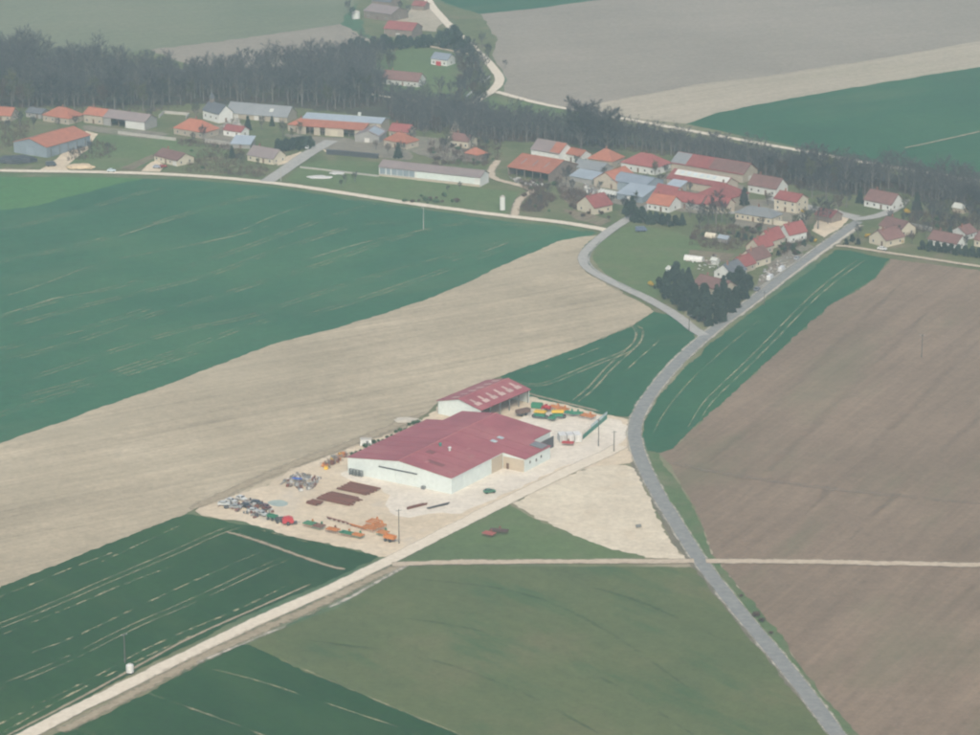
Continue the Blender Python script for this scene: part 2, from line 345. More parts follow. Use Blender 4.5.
f2 = sheet('stubble_field', [(597, 235.8), (590, 236), (577.6, 237.5), (560, 241), (541.6, 248.8), (496, 268.4), (465, 284), (430.6, 297.8), (388, 312.4), (332, 329.5), (300, 337), (271, 344.8), (240, 357), (212, 367.5), (176, 381.6), (124, 399), (60, 423), (0, 443.7), (-190, 512), (-190, 664), (0, 588), (65, 561.5), (130.6, 535), (186, 514), (214, 500), (263, 487), (300, 467), (347, 450), (400, 431), (440, 402), (490, 380), (500, 376.5), (537, 363), (581, 347), (633.5, 325), (654, 311.6), (640, 302), (610, 287), (587, 273), (578, 259), (582, 248)], m_tan, .7)
f3 = sheet('wheat_field', [(654, 311.6), (633.5, 325), (581, 347), (537, 363), (500, 376.5), (512, 388), (528, 398), (550, 403), (597, 415), (628, 417), (637, 404), (662, 374), (690, 346), (695, 338), (688, 327), (672, 316)], m_wheat, .7)
f4 = sheet('wheat_field', [(186, 514.5), (202, 516.5), (251, 525.5), (312, 541), (378, 555.5), (371, 562), (330, 580), (228, 624), (130, 675), (13, 738), (-200, 850), (-200, 668), (0, 588.5), (65, 561.5), (130.6, 535)], m_wheat3, .8)
f5 = sheet('wheat_field', [(40, 742), (100, 716), (147, 694), (202, 661), (235, 646), (250, 645), (299, 668), (397, 709), (462, 736), (600, 800), (620, 860), (-150, 860)], m_wheat3, .8)
f7 = sheet('meadow', [(250, 645), (270, 633), (338, 607.6), (377, 582), (400, 568), (450, 565), (690, 567), (705, 572), (740, 617), (785, 672), (832, 733), (900, 830), (920, 860), (620, 860), (600, 800), (462, 736), (397, 709), (299, 668)], m_meadow, .8)
f6 = sheet('meadow', [(408, 556), (460, 529), (508, 504), (540, 521), (590, 540), (646, 556), (646, 560), (430, 563), (402, 563)], m_grass, .8)
f10 = sheet('wheat_field', [(637, 452), (640, 440), (646, 418), (660, 396), (685, 369), (715, 340), (770, 299), (820, 263), (836, 250), (850, 250.5), (890, 259), (875.5, 278), (855, 291), (833, 303.7), (790.6, 341), (758, 370.6), (725, 401.6), (692.6, 429), (673, 449), (660, 453)], m_wheat, .7)
f11 = sheet('ploughed_field', [(890, 259), (930, 264), (980, 271), (1200, 305), (1200, 860), (975, 860), (900, 785), (840, 717), (807, 678), (774.7, 632), (742, 593), (712.6, 557), (703, 527.7), (690, 500), (676, 476), (660.6, 453.5), (673, 449), (692.6, 429), (725, 401.6), (758, 370.6), (790.6, 341), (833, 303.7), (855, 291), (875.5, 278)], m_plough, .9)
sheet('verge', [(637, 450), (655, 452), (672, 474), (692, 504), (704, 529), (714, 557), (744, 593), (777, 632), (809, 678), (842, 717), (902, 785), (975, 860), (935, 860), (835, 735), (740, 613), (700, 562), (655, 490)], m_verge, 1.1, 3)
sheet('verge', [(632, 462), (640, 470), (655, 493), (680, 533), (698, 562), (740, 617), (785, 672), (832, 733), (826, 733), (778, 672), (733, 618), (692, 568), (684, 556), (672, 543), (658, 514), (646, 487), (634, 469)], field_mat('dull verge', [(.12, .12, .085), (.16, .145, .11), (.19, .17, .13)], .06, .8), .8, 3)
sheet('pasture', [(603, 242), (626, 224), (655, 228), (690, 236), (703, 250), (692, 272), (670, 283), (662, 294), (652, 299), (620, 285), (600, 270), (592, 258), (595, 249)], m_grass, 1, 3, 1)
sheet('pasture', [(285, 181), (300, 166), (318, 160), (378, 162), (385, 175), (470, 188), (520, 192), (505, 214), (400, 201), (345, 191)], m_grass, 1, 3)
sheet('pasture', [(60, 165), (78, 150), (95, 136), (120, 134), (170, 140), (215, 145), (235, 155), (150, 163), (140, 168), (110, 169), (75, 168)], m_grass, 1, 3)
sheet('pasture', [(375, 60), (405, 48), (440, 50), (478, 60), (480, 80), (465, 104), (420, 97), (390, 92), (372, 86)], m_grass, 1, 4, 1)
sheet('pasture', [(470, 108), (482, 98), (498, 96), (560, 109), (600, 118), (590, 128), (520, 124), (480, 122)], m_grass, 1, 4, 1)
# yards and lots
sheet('gravel_yard', [(195, 511), (214, 500), (263, 487), (300, 467), (347, 449), (400, 430), (430, 416), (450, 395), (500, 386), (528, 397), (550, 402), (597, 414), (634, 420), (632, 440), (632, 462), (600, 466), (580, 471), (512, 503), (450, 530), (405, 553), (385, 557), (312, 541), (251, 525), (205, 516.5)], m_yard, 1.2)
sheet('white_yard', [(338, 474), (350, 470), (400, 470), (500, 450), (520, 412), (548, 408), (596, 417), (630, 422), (628, 440), (590, 458), (540, 478), (500, 497), (455, 515), (440, 512), (400, 520), (385, 505), (392, 492), (350, 480)], m_yard2, 1.5, 3, 1)
sheet('sandy_lot', [(512, 503.5), (545, 486), (580, 471), (606, 466), (630, 467), (642, 486), (656, 514), (670, 543), (686, 561), (646, 558), (600, 545), (560, 529), (535, 519)], m_sand, 1.3)
sheet('puddle', [(266, 503), (272, 500.5), (282, 500), (289, 503), (286, 506.5), (275, 507)], m_puddle, .3, 1, 1)
sheet('grey_yard', [(318, 146), (330, 139), (372, 141), (378, 147), (372, 152), (325, 152)], m_yard, .5, 2)
sheet('concrete_slab', [(412, 149), (420, 141), (436, 138), (440, 145), (436, 153), (420, 152)], field_mat('grey concrete', [(.34, .36, .38), (.40, .42, .44)], .1, .8), .3, 2)
sheet('village_square', [(812, 231), (822, 214), (836, 209), (852, 216), (840, 228), (824, 238)], m_yard, .5, 2)
sheet('farm_yard', [(394, 20), (410, 8), (425, 2), (445, 20), (436, 32), (415, 30)], m_nsand, 1, 3)
sheet('forecourt', [(722, 207), (732, 200), (748, 203), (742, 211), (728, 214)], m_yard, .4, 2)
for a in ([(40, 170), (55, 160), (70, 147), (80, 136), (86, 131), (98, 134), (92, 142), (88, 150), (76, 158), (66, 167), (70, 171)],
          [(141, 171.5), (150, 163), (156, 161), (165, 165), (160, 172)]):
    sheet('driveway', a, m_yard, .5, 2)
sheet('driveway', [(277, 160), (300, 152), (308, 154), (290, 163), (277, 166)], m_yard, .4, 2)
for a in ([(120, 168), (152, 155), (156, 158), (132, 170)], [(560, 208), (590, 214), (612, 221), (600, 226), (575, 219)], [(690, 250), (735, 254), (728, 262), (686, 262)], [(575, 212), (560, 195), (572, 190), (580, 200)]):
    sheet('garden_plot', a, field_mat('dug garden', [(.15, .12, .085), (.19, .155, .11), (.15, .17, .085)], .15, .9, streak=math.radians(60), streak_amt=.5, streak_scale=.5), .4, 2)

m_byard = field_mat('worn farmyard', [(.15, .135, .105), (.21, .19, .155), (.27, .25, .21)], .06, .6, patch=(.10, .12, .06), patch_scale=.06, patch_amt=.7, mid_amt=.45)
for a in ([(556, 172), (600, 178), (655, 178), (672, 172), (745, 186), (742, 200), (728, 214), (700, 214), (672, 210), (650, 206), (640, 208), (600, 202), (580, 198), (560, 190)], [(84, 126), (145, 131), (170, 134), (160, 140), (120, 136), (84, 130)], [(196, 126), (245, 124), (250, 142), (232, 150), (205, 144)],
          [(286, 134), (384, 142), (412, 148), (410, 160), (380, 158), (330, 154), (318, 146), (290, 142)], [(412, 136), (478, 142), (484, 162), (440, 160), (412, 152)], [(738, 200), (775, 200), (802, 208), (804, 232), (772, 232), (735, 226)], [(755, 286), (770, 264), (800, 244), (812, 246), (785, 270), (762, 290)]):
    sheet('farmyard', a, m_byard, 1.6, 2)
# tramlines: worn wheel lines belong to the field they cross
def tram(field, px, w_=1.0, mat=None, gap=None):
    w = lambda t: w_ * min(1.0, .15 + 7 * t, .15 + 7 * (1 - t))
    if gap:
        for s_ in (-gap / 2, gap / 2): ribbon('tramline', px, w, mat or m_tram, None, field, .2, 2, 4.0, s_)
    else: ribbon('tramline', px, w, mat or m_tram, None, field, .2, 2, 4.0)
for a in ([(-60, 240), (0, 231), (60, 217), (140, 193), (205, 177)], [(-40, 268), (30, 257), (110, 238), (160, 222), (235, 200), (290, 192)],
          [(-40, 305), (0, 298), (40, 286), (100, 262), (180, 248), (225, 238), (282, 212), (330, 200)],
          [(-60, 330), (0, 317), (50, 302), (120, 287), (190, 267), (250, 246), (315, 222), (360, 208), (372, 206)],
          [(-40, 338), (0, 330), (60, 312), (140, 293), (210, 276), (260, 256), (310, 240), (370, 220), (430, 227)],
          [(-40, 370), (20, 358), (90, 338), (150, 315), (190, 305), (260, 283), (330, 262), (380, 243), (420, 232), (460, 222), (536, 229)],
          [(-30, 395), (40, 376), (110, 352), (180, 330), (240, 320), (300, 300), (360, 280), (430, 262), (500, 243), (560, 229)],
          [(20, 398), (90, 380), (150, 360), (200, 345), (240, 328), (300, 312)], [(-40, 430), (30, 404), (90, 386), (160, 364), (210, 348)],
          [(300, 318), (360, 300), (430, 276), (500, 250), (540, 238)], [(-20, 355), (40, 340), (100, 325), (150, 308)]):
    tram(f1, a, 1.3, m_tram, 3.2 if rnd.random() < .6 else None)
for a in ([(300, 262), (345, 248), (390, 236), (430, 229)], [(450, 262), (490, 250), (508, 243)], [(0, 316), (40, 303), (60, 297), (110, 290)], [(205, 243), (240, 235), (270, 226)], [(118, 237), (145, 228), (160, 222)]):
    tram(f1, a, 1.5, m_tram2)
tram(f1, [(600, 232), (540, 227), (470, 222), (400, 209), (345, 199), (280, 190)], 1.2, m_tram)
tram(f1b, [(-40, 195), (0, 188), (35, 181)], 1.2)
tram(f3, [(508, 382), (540, 387), (565, 377), (600, 362), (628, 352), (639, 340), (641, 330), (634, 325)], 1.2, m_tram2, 2.6)
tram(f3, [(575, 402), (592, 388), (612, 365), (628, 352), (638, 342), (640, 332), (633, 325)], 1.2, m_tram2, 2.6)
tram(f3, [(520, 374), (560, 363), (600, 348)], 1.0, m_tramd)
tram(f3, [(625, 372), (640, 358), (660, 340)], 1.0, m_tramd)
tram(f3, [(505, 380), (520, 392), (560, 402), (600, 412)], 2.0, m_wornd)
tram(f10, [(692, 428), (705, 405), (722, 388), (750, 362), (785, 326), (810, 300), (840, 275), (868, 256)], 1.0, m_tram2, 3.0)
tram(f10, [(650, 440), (665, 410), (700, 370), (760, 320)], .9, m_tram)
tram(f4, [(-80, 655), (0, 627), (70, 598), (110, 580), (175, 553), (215, 534), (240, 526)], 1.0, m_tram2, 3.0)
tram(f4, [(-80, 714), (0, 688), (65, 662), (130, 628), (190, 603), (255, 572), (288, 558)], 1.0, m_tram2, 3.0)
tram(f4, [(226, 532), (255, 540), (290, 553), (330, 567), (345, 570)], 2.4, m_wornd)
for a in ([(-40, 612), (0, 598), (60, 573), (118, 551)], [(-10, 640), (60, 612), (130, 582), (175, 566)], [(30, 654), (70, 640), (120, 616), (190, 583), (262, 552)],
          [(-30, 740), (40, 704), (95, 678), (140, 652), (180, 634), (235, 612), (295, 582)], [(100, 563), (180, 526)], [(260, 530), (320, 546)], [(0, 735), (60, 700), (140, 660), (205, 630)]):
    tram(f4, a, 1.3, m_tramd)
tram(f4, [(-10, 745), (80, 699), (135, 668), (190, 638), (240, 616), (310, 585)], 1.6, m_wornd)
tram(f5, [(146, 693), (200, 712), (270, 738), (330, 765)], 1.4, m_tram2)
tram(f5, [(160, 660), (240, 675), (330, 705), (420, 735)], 1.2, m_tram)
tram(f5, [(60, 725), (130, 745), (200, 770)], 1.4, m_tram)
tram(f5, [(250, 646), (300, 668.5), (397, 709.5), (462, 736)], 1.6, m_tram)
for a in ([(330, 615), (450, 622), (560, 655), (640, 700), (700, 740)], [(420, 580), (520, 590), (600, 625), (690, 690)], [(300, 640), (420, 655), (520, 690), (600, 735)], [(560, 580), (640, 600), (720, 640)]):
    tram(f7, a, 2.2, m_gline)
for a in ([(700, 470), (760, 420), (830, 350), (900, 285)], [(740, 500), (820, 420), (930, 310)], [(800, 520), (880, 440), (980, 340)], [(850, 540), (920, 470), (1000, 400)]):
    tram(f11, a, 4.5, strip_mat('earth rut', [(.13, .11, .08), (.16, .13, .10)], .22, 1.0, .3, .02, .42))
tram(f11, [(668, 462), (700, 470), (760, 480), (850, 492), (985, 505)], 5, strip_mat('pale headland', [(.25, .20, .155), (.28, .225, .175)], .4, .9, .3, .03, .35))
tram(f2, [(190, 510), (230, 492), (300, 462), (350, 445), (430, 412)], 8, m_wornd)

# roads and tracks
ribbon('road_shoulder', [(856, 225), (800, 264), (755, 300), (705, 336), (665, 375), (641, 408), (633, 430), (638, 455), (655, 490), (680, 530), (700, 562), (740, 613), (790, 672), (835, 732), (900, 820), (925, 855)], lambda t: 8.8 - 2.2 * min(1, t * 2), m_shoulder, jit=.8)
ribbon('road', [(858, 222), (800, 263.5), (755, 299.5), (705, 336), (665, 375), (641, 408), (633, 430), (638, 455), (655, 490), (680, 530), (700, 562), (740, 613), (790, 672), (835, 732), (900, 820), (925, 855)], 4.9, m_asph, jit=.15)
ribbon('village_lane', [(-190, 168), (0, 171), (110, 172.5), (190, 175.5), (270, 182.5), (345, 193.5), (400, 202.5), (510, 217), (560, 222.3), (600, 229), (608, 231.5)], 5.6, m_chalk)
ribbon('village_lane', [(668, 196), (640, 212), (624.7, 221), (608, 232), (591, 246), (582, 258), (588, 270), (615, 284), (650, 300), (680, 318), (692, 329), (704, 336)], 5.4, m_lane)
ribbon('village_lane', [(267, 182), (285, 170), (305, 156), (320, 147), (332, 141)], 8, m_lane)
ribbon('street', [(770, 198), (800, 206), (830, 212), (856, 218)], 8, m_lane)
ribbon('street', [(852, 220), (872, 218), (888, 213), (900, 206), (904, 200)], 6, m_lane)
ribbon('street', [(668, 196), (690, 206), (720, 214), (770, 212), (800, 206)], 5, m_lane)
ribbon('lane', [(836, 246), (850, 247), (880, 252), (930, 259.5), (980, 267), (1180, 296)], 4, m_dirt)
ribbon('farm_track', [(-200, 850), (13, 744), (60, 718), (130, 684), (250, 625), (330, 590), (380, 566), (450, 530), (510, 500), (560, 475), (600, 457), (612, 451), (621, 446.5)], 6.2, m_chalk, jit=.5)
ribbon('worn_strip', [(60, 732), (130, 696), (200, 658), (250, 636), (330, 600), (385, 572), (410, 563)], lambda t: 5.5 + 2.5 * math.sin(t * 3.1), m_wornd, jit=1.0)
ribbon('rubble_edge', [(195, 664), (240, 646), (300, 621), (350, 599), (395, 572), (412, 564)], 2.2, strip_mat('white chalk spill', [(.5, .46, .4), (.62, .58, .5)], .8, .8, .4, .06, .42), jit=.6)
ribbon('field_track', [(392, 565), (450, 563), (560, 562), (640, 562), (694, 562)], 5.4, m_dirt, jit=.8)
ribbon('field_track', [(706, 562), (740, 562), (800, 562.5), (900, 564), (985, 566), (1200, 570)], 5.6, m_dirt, jit=.8)
ribbon('north_track', [(496, 92), (540, 104.5), (590, 113), (640, 122), (700, 133), (780, 147.5), (850, 160), (905, 170), (980, 181), (1160, 212)], 5.0, m_chalk, jit=.4)
ribbon('north_road', [(418, -40), (426, 0), (440, 16), (450, 27), (466, 42), (484, 58), (494, 69), (501, 79), (496, 89), (478, 100), (462, 112), (456, 130), (452, 140)], 6, m_chalk)
ribbon('garden_path', [(366, 93), (375, 96), (403, 99), (457, 108)], 3.4, m_chalk)
ribbon('garden_path', [(426, 46), (450, 51), (468, 54)], 4, m_dirt)
ribbon('dirt_track', [(498, 161), (491, 170), (491, 179), (521, 186), (534, 191), (526, 196), (518, 201), (514.5, 216)], 5, m_dirt)
ribbon('thin_track', [(905, 148.5), (940, 141), (980, 132), (1100, 104)], 2.2, m_wornd)
ribbon('street_edge', [(608, 235), (595, 247), (586, 259), (592, 270), (618, 283), (652, 299)], 1.2, m_gline)

# ---------------------------------------------------------------- buildings
RCAP = obj_mat('ridge cap sheet', (.46, .17, .17), rough=.5)
def frame_ab(A, B):
    a, b = G(*A), G(*B); d = b - a
    return a, math.atan2(d.y, d.x), d.length
def block(root, L, W, eave, rise, kind, rc, wc, x0=0.0, y0=0.0, open_sides=(), oh=0.4, base=None, th=0.2):
    """walls and roof of one rectangular block in the thing's own frame; returns (wall, roof)"""
    e = eave; mb = MB(); X, Y = L, W
    top = {}
    if kind == 'along': gx = [(0, 0, e), (0, Y / 2, e + rise), (0, Y, e)]
    if open_sides:
        t = .22
        def slab(p, q, hp, hq, mid=None):
            p = Vector(p); q = Vector(q); d = (q - p); n_ = Vector((-d.y, d.x)).normalized() * t
            pr = [(p, hp)] + ([((p + q) / 2, mid)] if mid else []) + [(q, hq)]
            bot = [(p.x, p.y, 0), (q.x, q.y, 0)]
            poly = [(p.x, p.y, 0), (q.x, q.y, 0)] + [(c.x, c.y, h) for c, h in reversed(pr)]
            k = len(poly); poly2 = [(a + n_.x, b + n_.y, c) for a, b, c in poly]
            mb.add(poly + poly2, [tuple(range(k - 1, -1, -1)), tuple(range(k, 2 * k))] + [(i, (i + 1) % k, k + (i + 1) % k, k + i) for i in range(k)])
        m1 = e + rise if kind == 'along' else None; m2 = e + rise if kind == 'across' else None
        hy1 = e + rise if kind == 'mono' else e
        if 'y0' not in open_sides: slab((0, 0), (X, 0), e, e, m2)
        if 'x1' not in open_sides: slab((X, 0), (X, Y), e, hy1, m1)
        if 'y1' not in open_sides: slab((X, Y), (0, Y), hy1, hy1, m2)
        if 'x0' not in open_sides: slab((0, Y), (0, 0), hy1, e, m1)
    else:
        if kind == 'along':
            mb.add([(0, 0, 0), (X, 0, 0), (X, Y, 0), (0, Y, 0), (0, 0, e), (X, 0, e), (X, Y, e), (0, Y, e), (0, Y / 2, e + rise), (X, Y / 2, e + rise)],
                   [(3, 2, 1, 0), (0, 1, 5, 4), (2, 3, 7, 6), (1, 2, 6, 9, 5), (3, 0, 4, 8, 7), (4, 5, 9, 8), (6, 7, 8, 9)])
        elif kind == 'across':
            mb.add([(0, 0, 0), (X, 0, 0), (X, Y, 0), (0, Y, 0), (0, 0, e), (X, 0, e), (X, Y, e), (0, Y, e), (X / 2, 0, e + rise), (X / 2, Y, e + rise)],
                   [(3, 2, 1, 0), (0, 1, 5, 8, 4), (2, 3, 7, 9, 6), (1, 2, 6, 5), (3, 0, 4, 7), (4, 8, 9, 7), (5, 6, 9, 8)])
        else:
            r_ = rise if kind == 'mono' else 0
            mb.add([(0, 0, 0), (X, 0, 0), (X, Y, 0), (0, Y, 0), (0, 0, e), (X, 0, e), (X, Y, e + r_), (0, Y, e + r_)],
                   [(3, 2, 1, 0), (4, 5, 6, 7), (0, 1, 5, 4), (1, 2, 6, 5), (2, 3, 7, 6), (3, 0, 4, 7)])
    wall = mb.build('wall', wc, root, (x0, y0, 0))
    g = .03; rb = MB()
    def solid(tp):     # closed slab under a list of upper faces
        for q in tp:
            k = len(q); lo = [(a, b, c - th) for a, b, c in q]
            rb.add(list(q) + lo, [tuple(range(k)), tuple(range(2 * k - 1, k - 1, -1))] + [(i, k + i, k + (i + 1) % k, (i + 1) % k) for i in range(k)])
    z0 = e + g + th
    if kind == 'along':
        dz = oh * rise / (Y / 2); zr = z0 + rise
        solid([[(-oh, -oh, z0 - dz), (X + oh, -oh, z0 - dz), (X + oh, Y / 2, zr), (-oh, Y / 2, zr)], [(X + oh, Y + oh, z0 - dz), (-oh, Y + oh, z0 - dz), (-oh, Y / 2 + .01, zr), (X + oh, Y / 2 + .01, zr)]])
    elif kind == 'across':
        dz = oh * rise / (X / 2); zr = z0 + rise
        solid([[(X / 2, -oh, zr), (X / 2, Y + oh, zr), (-oh, Y + oh, z0 - dz), (-oh, -oh, z0 - dz)], [(X / 2 + .01, Y + oh, zr), (X / 2 + .01, -oh, zr), (X + oh, -oh, z0 - dz), (X + oh, Y + oh, z0 - dz)]])
    elif kind == 'mono':
        dz = oh * rise / Y
        solid([[(-oh, -oh, z0 - dz), (X + oh, -oh, z0 - dz), (X + oh, Y + oh, z0 + rise + dz), (-oh, Y + oh, z0 + rise + dz)]])
    elif kind == 'hip':
        m = min(X, Y) / 2; zr = z0 + rise; dz = oh * rise / m
        c = [(-oh, -oh, z0 - dz), (X + oh, -oh, z0 - dz), (X + oh, Y + oh, z0 - dz), (-oh, Y + oh, z0 - dz)]
        a, b = ((m, Y / 2, zr), (X - m + .01, Y / 2, zr)) if X >= Y else ((X / 2, m, zr), (X / 2, Y - m + .01, zr))
        lo = [(p[0], p[1], p[2] - th) for p in c]
        fs = [(0, 1, 5, 4), (1, 2, 5), (2, 3, 4, 5), (3, 0, 4)] if X >= Y else [(0, 1, 4), (1, 2, 5, 4), (2, 3, 5), (3, 0, 4, 5)]
        rb.add(c + [a, b] + lo, fs + [(9, 8, 7, 6)] + [(i, 6 + i, 6 + (i + 1) % 4, (i + 1) % 4) for i in range(4)])
    roof = rb.build('roof', rc, root, (x0, y0, 0))
    # ridge cap follows the ridge
    if kind in ('along', 'across'):
        p, q = ((-oh, Y / 2, z0 + rise + .02), (X + oh, Y / 2, z0 + rise + .02)) if kind == 'along' else ((X / 2, -oh, z0 + rise + .02), (X / 2, Y + oh, z0 + rise + .02))
        MB().tube(p, q, .16, n=5).build('ridge_cap', RCAP if rc is ROOF['redmetal'] else rc, roof)
    root['dim'] = (L, W, eave, rise); root['rk'] = kind
    return wall, roof
def patch(roof, root, slope, a0, a1, t0, t1, mat, name='skylight', lift=.06):
    """a sheet let into a slope: a along the ridge in metres, t from eave 0 to ridge 1"""
    L, W, e, r = root['dim']; kind = root['rk']; z0 = e + .23 + lift
    def P(a, t):
        if kind == 'along':
            y = W / 2 * t if slope == 0 else W - W / 2 * t; return (a, y, z0 + r * t)
        x = L / 2 * t if slope == 0 else L - L / 2 * t; return (x, a, z0 + r * t)
    q = [P(a0, t0), P(a1, t0), P(a1, t1), P(a0, t1)]; lo = [(x, y, z - .08) for x, y, z in q]
    fs = [(0, 1, 2, 3), (7, 6, 5, 4)] + [(i, 4 + i, 4 + (i + 1) % 4, (i + 1) % 4) for i in range(4)]
    return MB().add(q + lo, fs).build(name, mat, roof)
def win_mesh(wd, ht):
    mb = MB(); t = .1
    mb.box((0, -.03, t / 2), (wd, .1, t)); mb.box((0, -.03, ht - t / 2), (wd, .1, t))
    mb.box((-wd / 2 + t / 2, -.03, ht / 2), (t, .1, ht - 2 * t)); mb.box((wd / 2 - t / 2, -.03, ht / 2), (t, .1, ht - 2 * t))
    mb.box((0, -.015, ht / 2), (wd - 2 * t, .05, ht - 2 * t), mi=1); return mb.mesh('window', [M_FRAME, M_PANE])
WIN = win_mesh(1.1, 1.25); WINB = win_mesh(2.0, 1.3)
DOORM = MB().box((0, -.03, 1.05), (1.0, .1, 2.1)).box((0, -.06, 2.16), (1.2, .16, .1)).mesh('door', [M_DOOR])
GARM = MB().box((0, -.03, 1.15), (2.6, .1, 2.3)).box((0, -.06, 2.36), (2.8, .16, .1)).mesh('garage_door', [M_FRAME])
def on_face(root, face, me, name, a, z):
    L, W = root['dim'][0], root['dim'][1]
    if face == 'f': return link(name, me, root, (a, 0, z), 0)
    if face == 'r': return link(name, me, root, (L, a, z), math.pi / 2)
    if face == 'l': return link(name, me, root, (0, W - a, z), -math.pi / 2)
    return link(name, me, root, (L - a, W, z), math.pi)
def openings(root, eave, n_f=3, n_s=1, door=True, garage=False, storeys=None):
    L, W = root['dim'][0], root['dim'][1]; storeys = storeys or (2 if eave > 4.6 else 1)
    for s in range(storeys):
        z = .95 + s * 2.6
        for i in range(n_f):
            a = L * (i + .5) / n_f
            if s == 0 and door and i == n_f // 2: on_face(root, 'f', DOORM, 'door', a, .12)
            elif s == 0 and garage and i == n_f - 1: on_face(root, 'f', GARM, 'garage_door', a, .12)
            else: on_face(root, 'f', WIN, 'window', a, z)
            on_face(root, 'b', WIN, 'window', a, z)
        for fc in 'rl':
            for i in range(n_s): on_face(root, fc, WIN, 'window', W * (i + .5) / n_s, z)
def chimney(roof, root, a, hgt=1.1):
    L, W, e, r = root['dim']; k = root['rk']
    p = (a, W / 2 + .7) if k != 'across' else (L / 2 + .7, a)
    if k == 'hip': p = (L / 2, W / 2)
    zt = e + r + .2 + hgt
    MB().box((p[0], p[1], zt - 1.2), (.6, .5, 2.4)).box((p[0], p[1], zt + .05), (.72, .62, .1)).tube((p[0], p[1], zt + .1), (p[0], p[1], zt + .45), .13, .11).build('chimney', M_BRICK, roof)
def house(label, A, B, W, eave, rise, kind, rc, wc, nf=3, ns=1, door=True, garage=False, chim=1, name='house', cat='house', group=None, oh=.4):
    a, rz, L = frame_ab(A, B)
    r = thing(name, label, cat, a, rz, group)
    wl, rf = block(r, L, W, eave, rise, kind, ROOF[rc], WALL[wc], oh=oh)
    if nf: openings(r, eave, nf, ns, door, garage)
    for i in range(chim): chimney(rf, r, (L if kind != 'across' else W) * (.2 + .6 * i))
    return r, wl, rf, L
# --- western end of the village
r, wl, rf, L = house('big barn with plain orange roof and blue grey gable beside the lane', (14, 152.5), (47, 158), 33, 5.4, 3.0, 'across', 'orange', 'bluewall', 0, chim=0, name='barn', cat='barn')
for x in range(5): MB().box((L + .25, 3 + x * 6.5, 2.3), (.3, .3, 4.6)).build('post', M_STEEL, r)
MB().box((L * .5, -.08, 1.9), (5, .12, 3.8)).build('sliding_door', WALL['bluewall'], r)
patch(rf, r, 0, 6, 11, .35, .8, ROOF['slate'], 'roof_sheet')
house('small orange-roofed house at the wood edge, beyond the dark shed', (-9, 120), (11, 121.5), 9, 3, 3.2, 'along', 'orange', 'stone')
house('hipped orange-roofed house behind the big orange barn', (43, 121), (69, 125), 12, 3.4, 3.8, 'hip', 'orange', 'stone', 4)
house('low slate-roofed shed between two orange-roofed houses by the wood', (26, 117), (41, 119), 8, 2.6, 1.8, 'along', 'slate', 'greywall', 2, chim=0, name='shed', cat='shed')
house('stone farmhouse with weathered orange roof joined to a grey-roofed barn', (84, 122.5), (103, 125), 10, 4.6, 2.6, 'along', 'orange', 'stone', 3)
a, rz, L = frame_ab((103.6, 125.2), (145, 130.5))
r = thing('barn', 'grey-roofed farm barn with one dark open bay and white boarded end', 'barn', a, rz)
wl, rf = block(r, L, 11, 4.4, 2.8, 'along', ROOF['mauve'], WALL['greywall'], open_sides=('y0',))
for x0, x1, wm in ((0.1, L * .18, 'greywall'), (L * .53, L - .1, 'white')):
    MB().box(((x0 + x1) / 2, .12, 2.15), (x1 - x0, .2, 4.3)).build('front_panel', WALL[wm], r)
for x in (L * .18, L * .36, L * .53): MB().box((x, .2, 2.15), (.28, .28, 4.3)).build('post', WALL['wood'], r)
r, wl, rf, L = house('cream bungalow with brown tiled roof standing alone beside the lane', (154.5, 161), (177, 166.5), 11, 2.9, 2.6, 'along', 'brown', 'cream', 5, 2, garage=True, chim=1)
house('orange hipped-roof house in front of the chapel with bell turret', (174, 134), (204, 139), 12, 3.4, 4.4, 'hip', 'orange', 'stone', 4)
# chapel
a, rz, L = frame_ab((203, 119), (219, 123.5))
r = thing('chapel', 'little white chapel with slate roof and pointed bell turret', 'chapel', a, rz)
wl, rf = block(r, L, 9, 5.0, 3.8, 'along', ROOF['slate'], WALL['white'])
for i in range(3): on_face(r, 'f', WIN, 'window', L * (i + .5) / 3, 1.8)
on_face(r, 'r', DOORM, 'door', 4.5, .1)
tz = 8.9
tw = MB().box((2.2, 4.5, tz + .9), (1.9, 1.9, 2.2)).build('bell_turret', WALL['wood'], r)
MB().add([(1.05, 3.35, tz + 2), (3.35, 3.35, tz + 2), (3.35, 5.65, tz + 2), (1.05, 5.65, tz + 2), (2.2, 4.5, tz + 5.6)], [(3, 2, 1, 0), (0, 1, 4), (1, 2, 4), (2, 3, 4), (3, 0, 4)]).build('spire', ROOF['slate'], tw)
MB().tube((2.2, 4.5, tz + 5.5), (2.2, 4.5, tz + 7.2), .06).box((2.2, 4.5, tz + 6.6), (.7, .08, .08)).build('cross', M_STEEL, tw)
r, wl, rf, L = house('long slate-grey barn running along the wood beside the chapel', (226, 118), (287, 123), 13, 3.0, 4.2, 'along', 'grey', 'stone', 0, chim=0, name='barn', cat='barn')
patch(rf, r, 0, L * .68, L * .74, .35, .65, ROOF['pale'])
for i in range(3): on_face(r, 'f', GARM, 'barn_door', L * (i + .5) / 3, .1)
house('tiny white house with bright red roof below the chapel', (223.5, 135.5), (241, 138), 7, 3.1, 2.0, 'along', 'red', 'white', 2, chim=0)
r, wl, rf, L = house('lean-to shed with pale blue sheet roof beside the tiny red-roofed house', (231, 148), (250, 149), 9, 2.2, 2.2, 'mono', 'blue', 'greywall', 0, chim=0, name='shed', cat='shed')
on_face(r, 'f', DOORM, 'door', L * .5, .05)
house('pale house with dark mauve roof beside the tall dark hedge', (247.5, 160.5), (273, 165), 10, 3.0, 3.6, 'along', 'mauve', 'cream', 4, 2, chim=1)
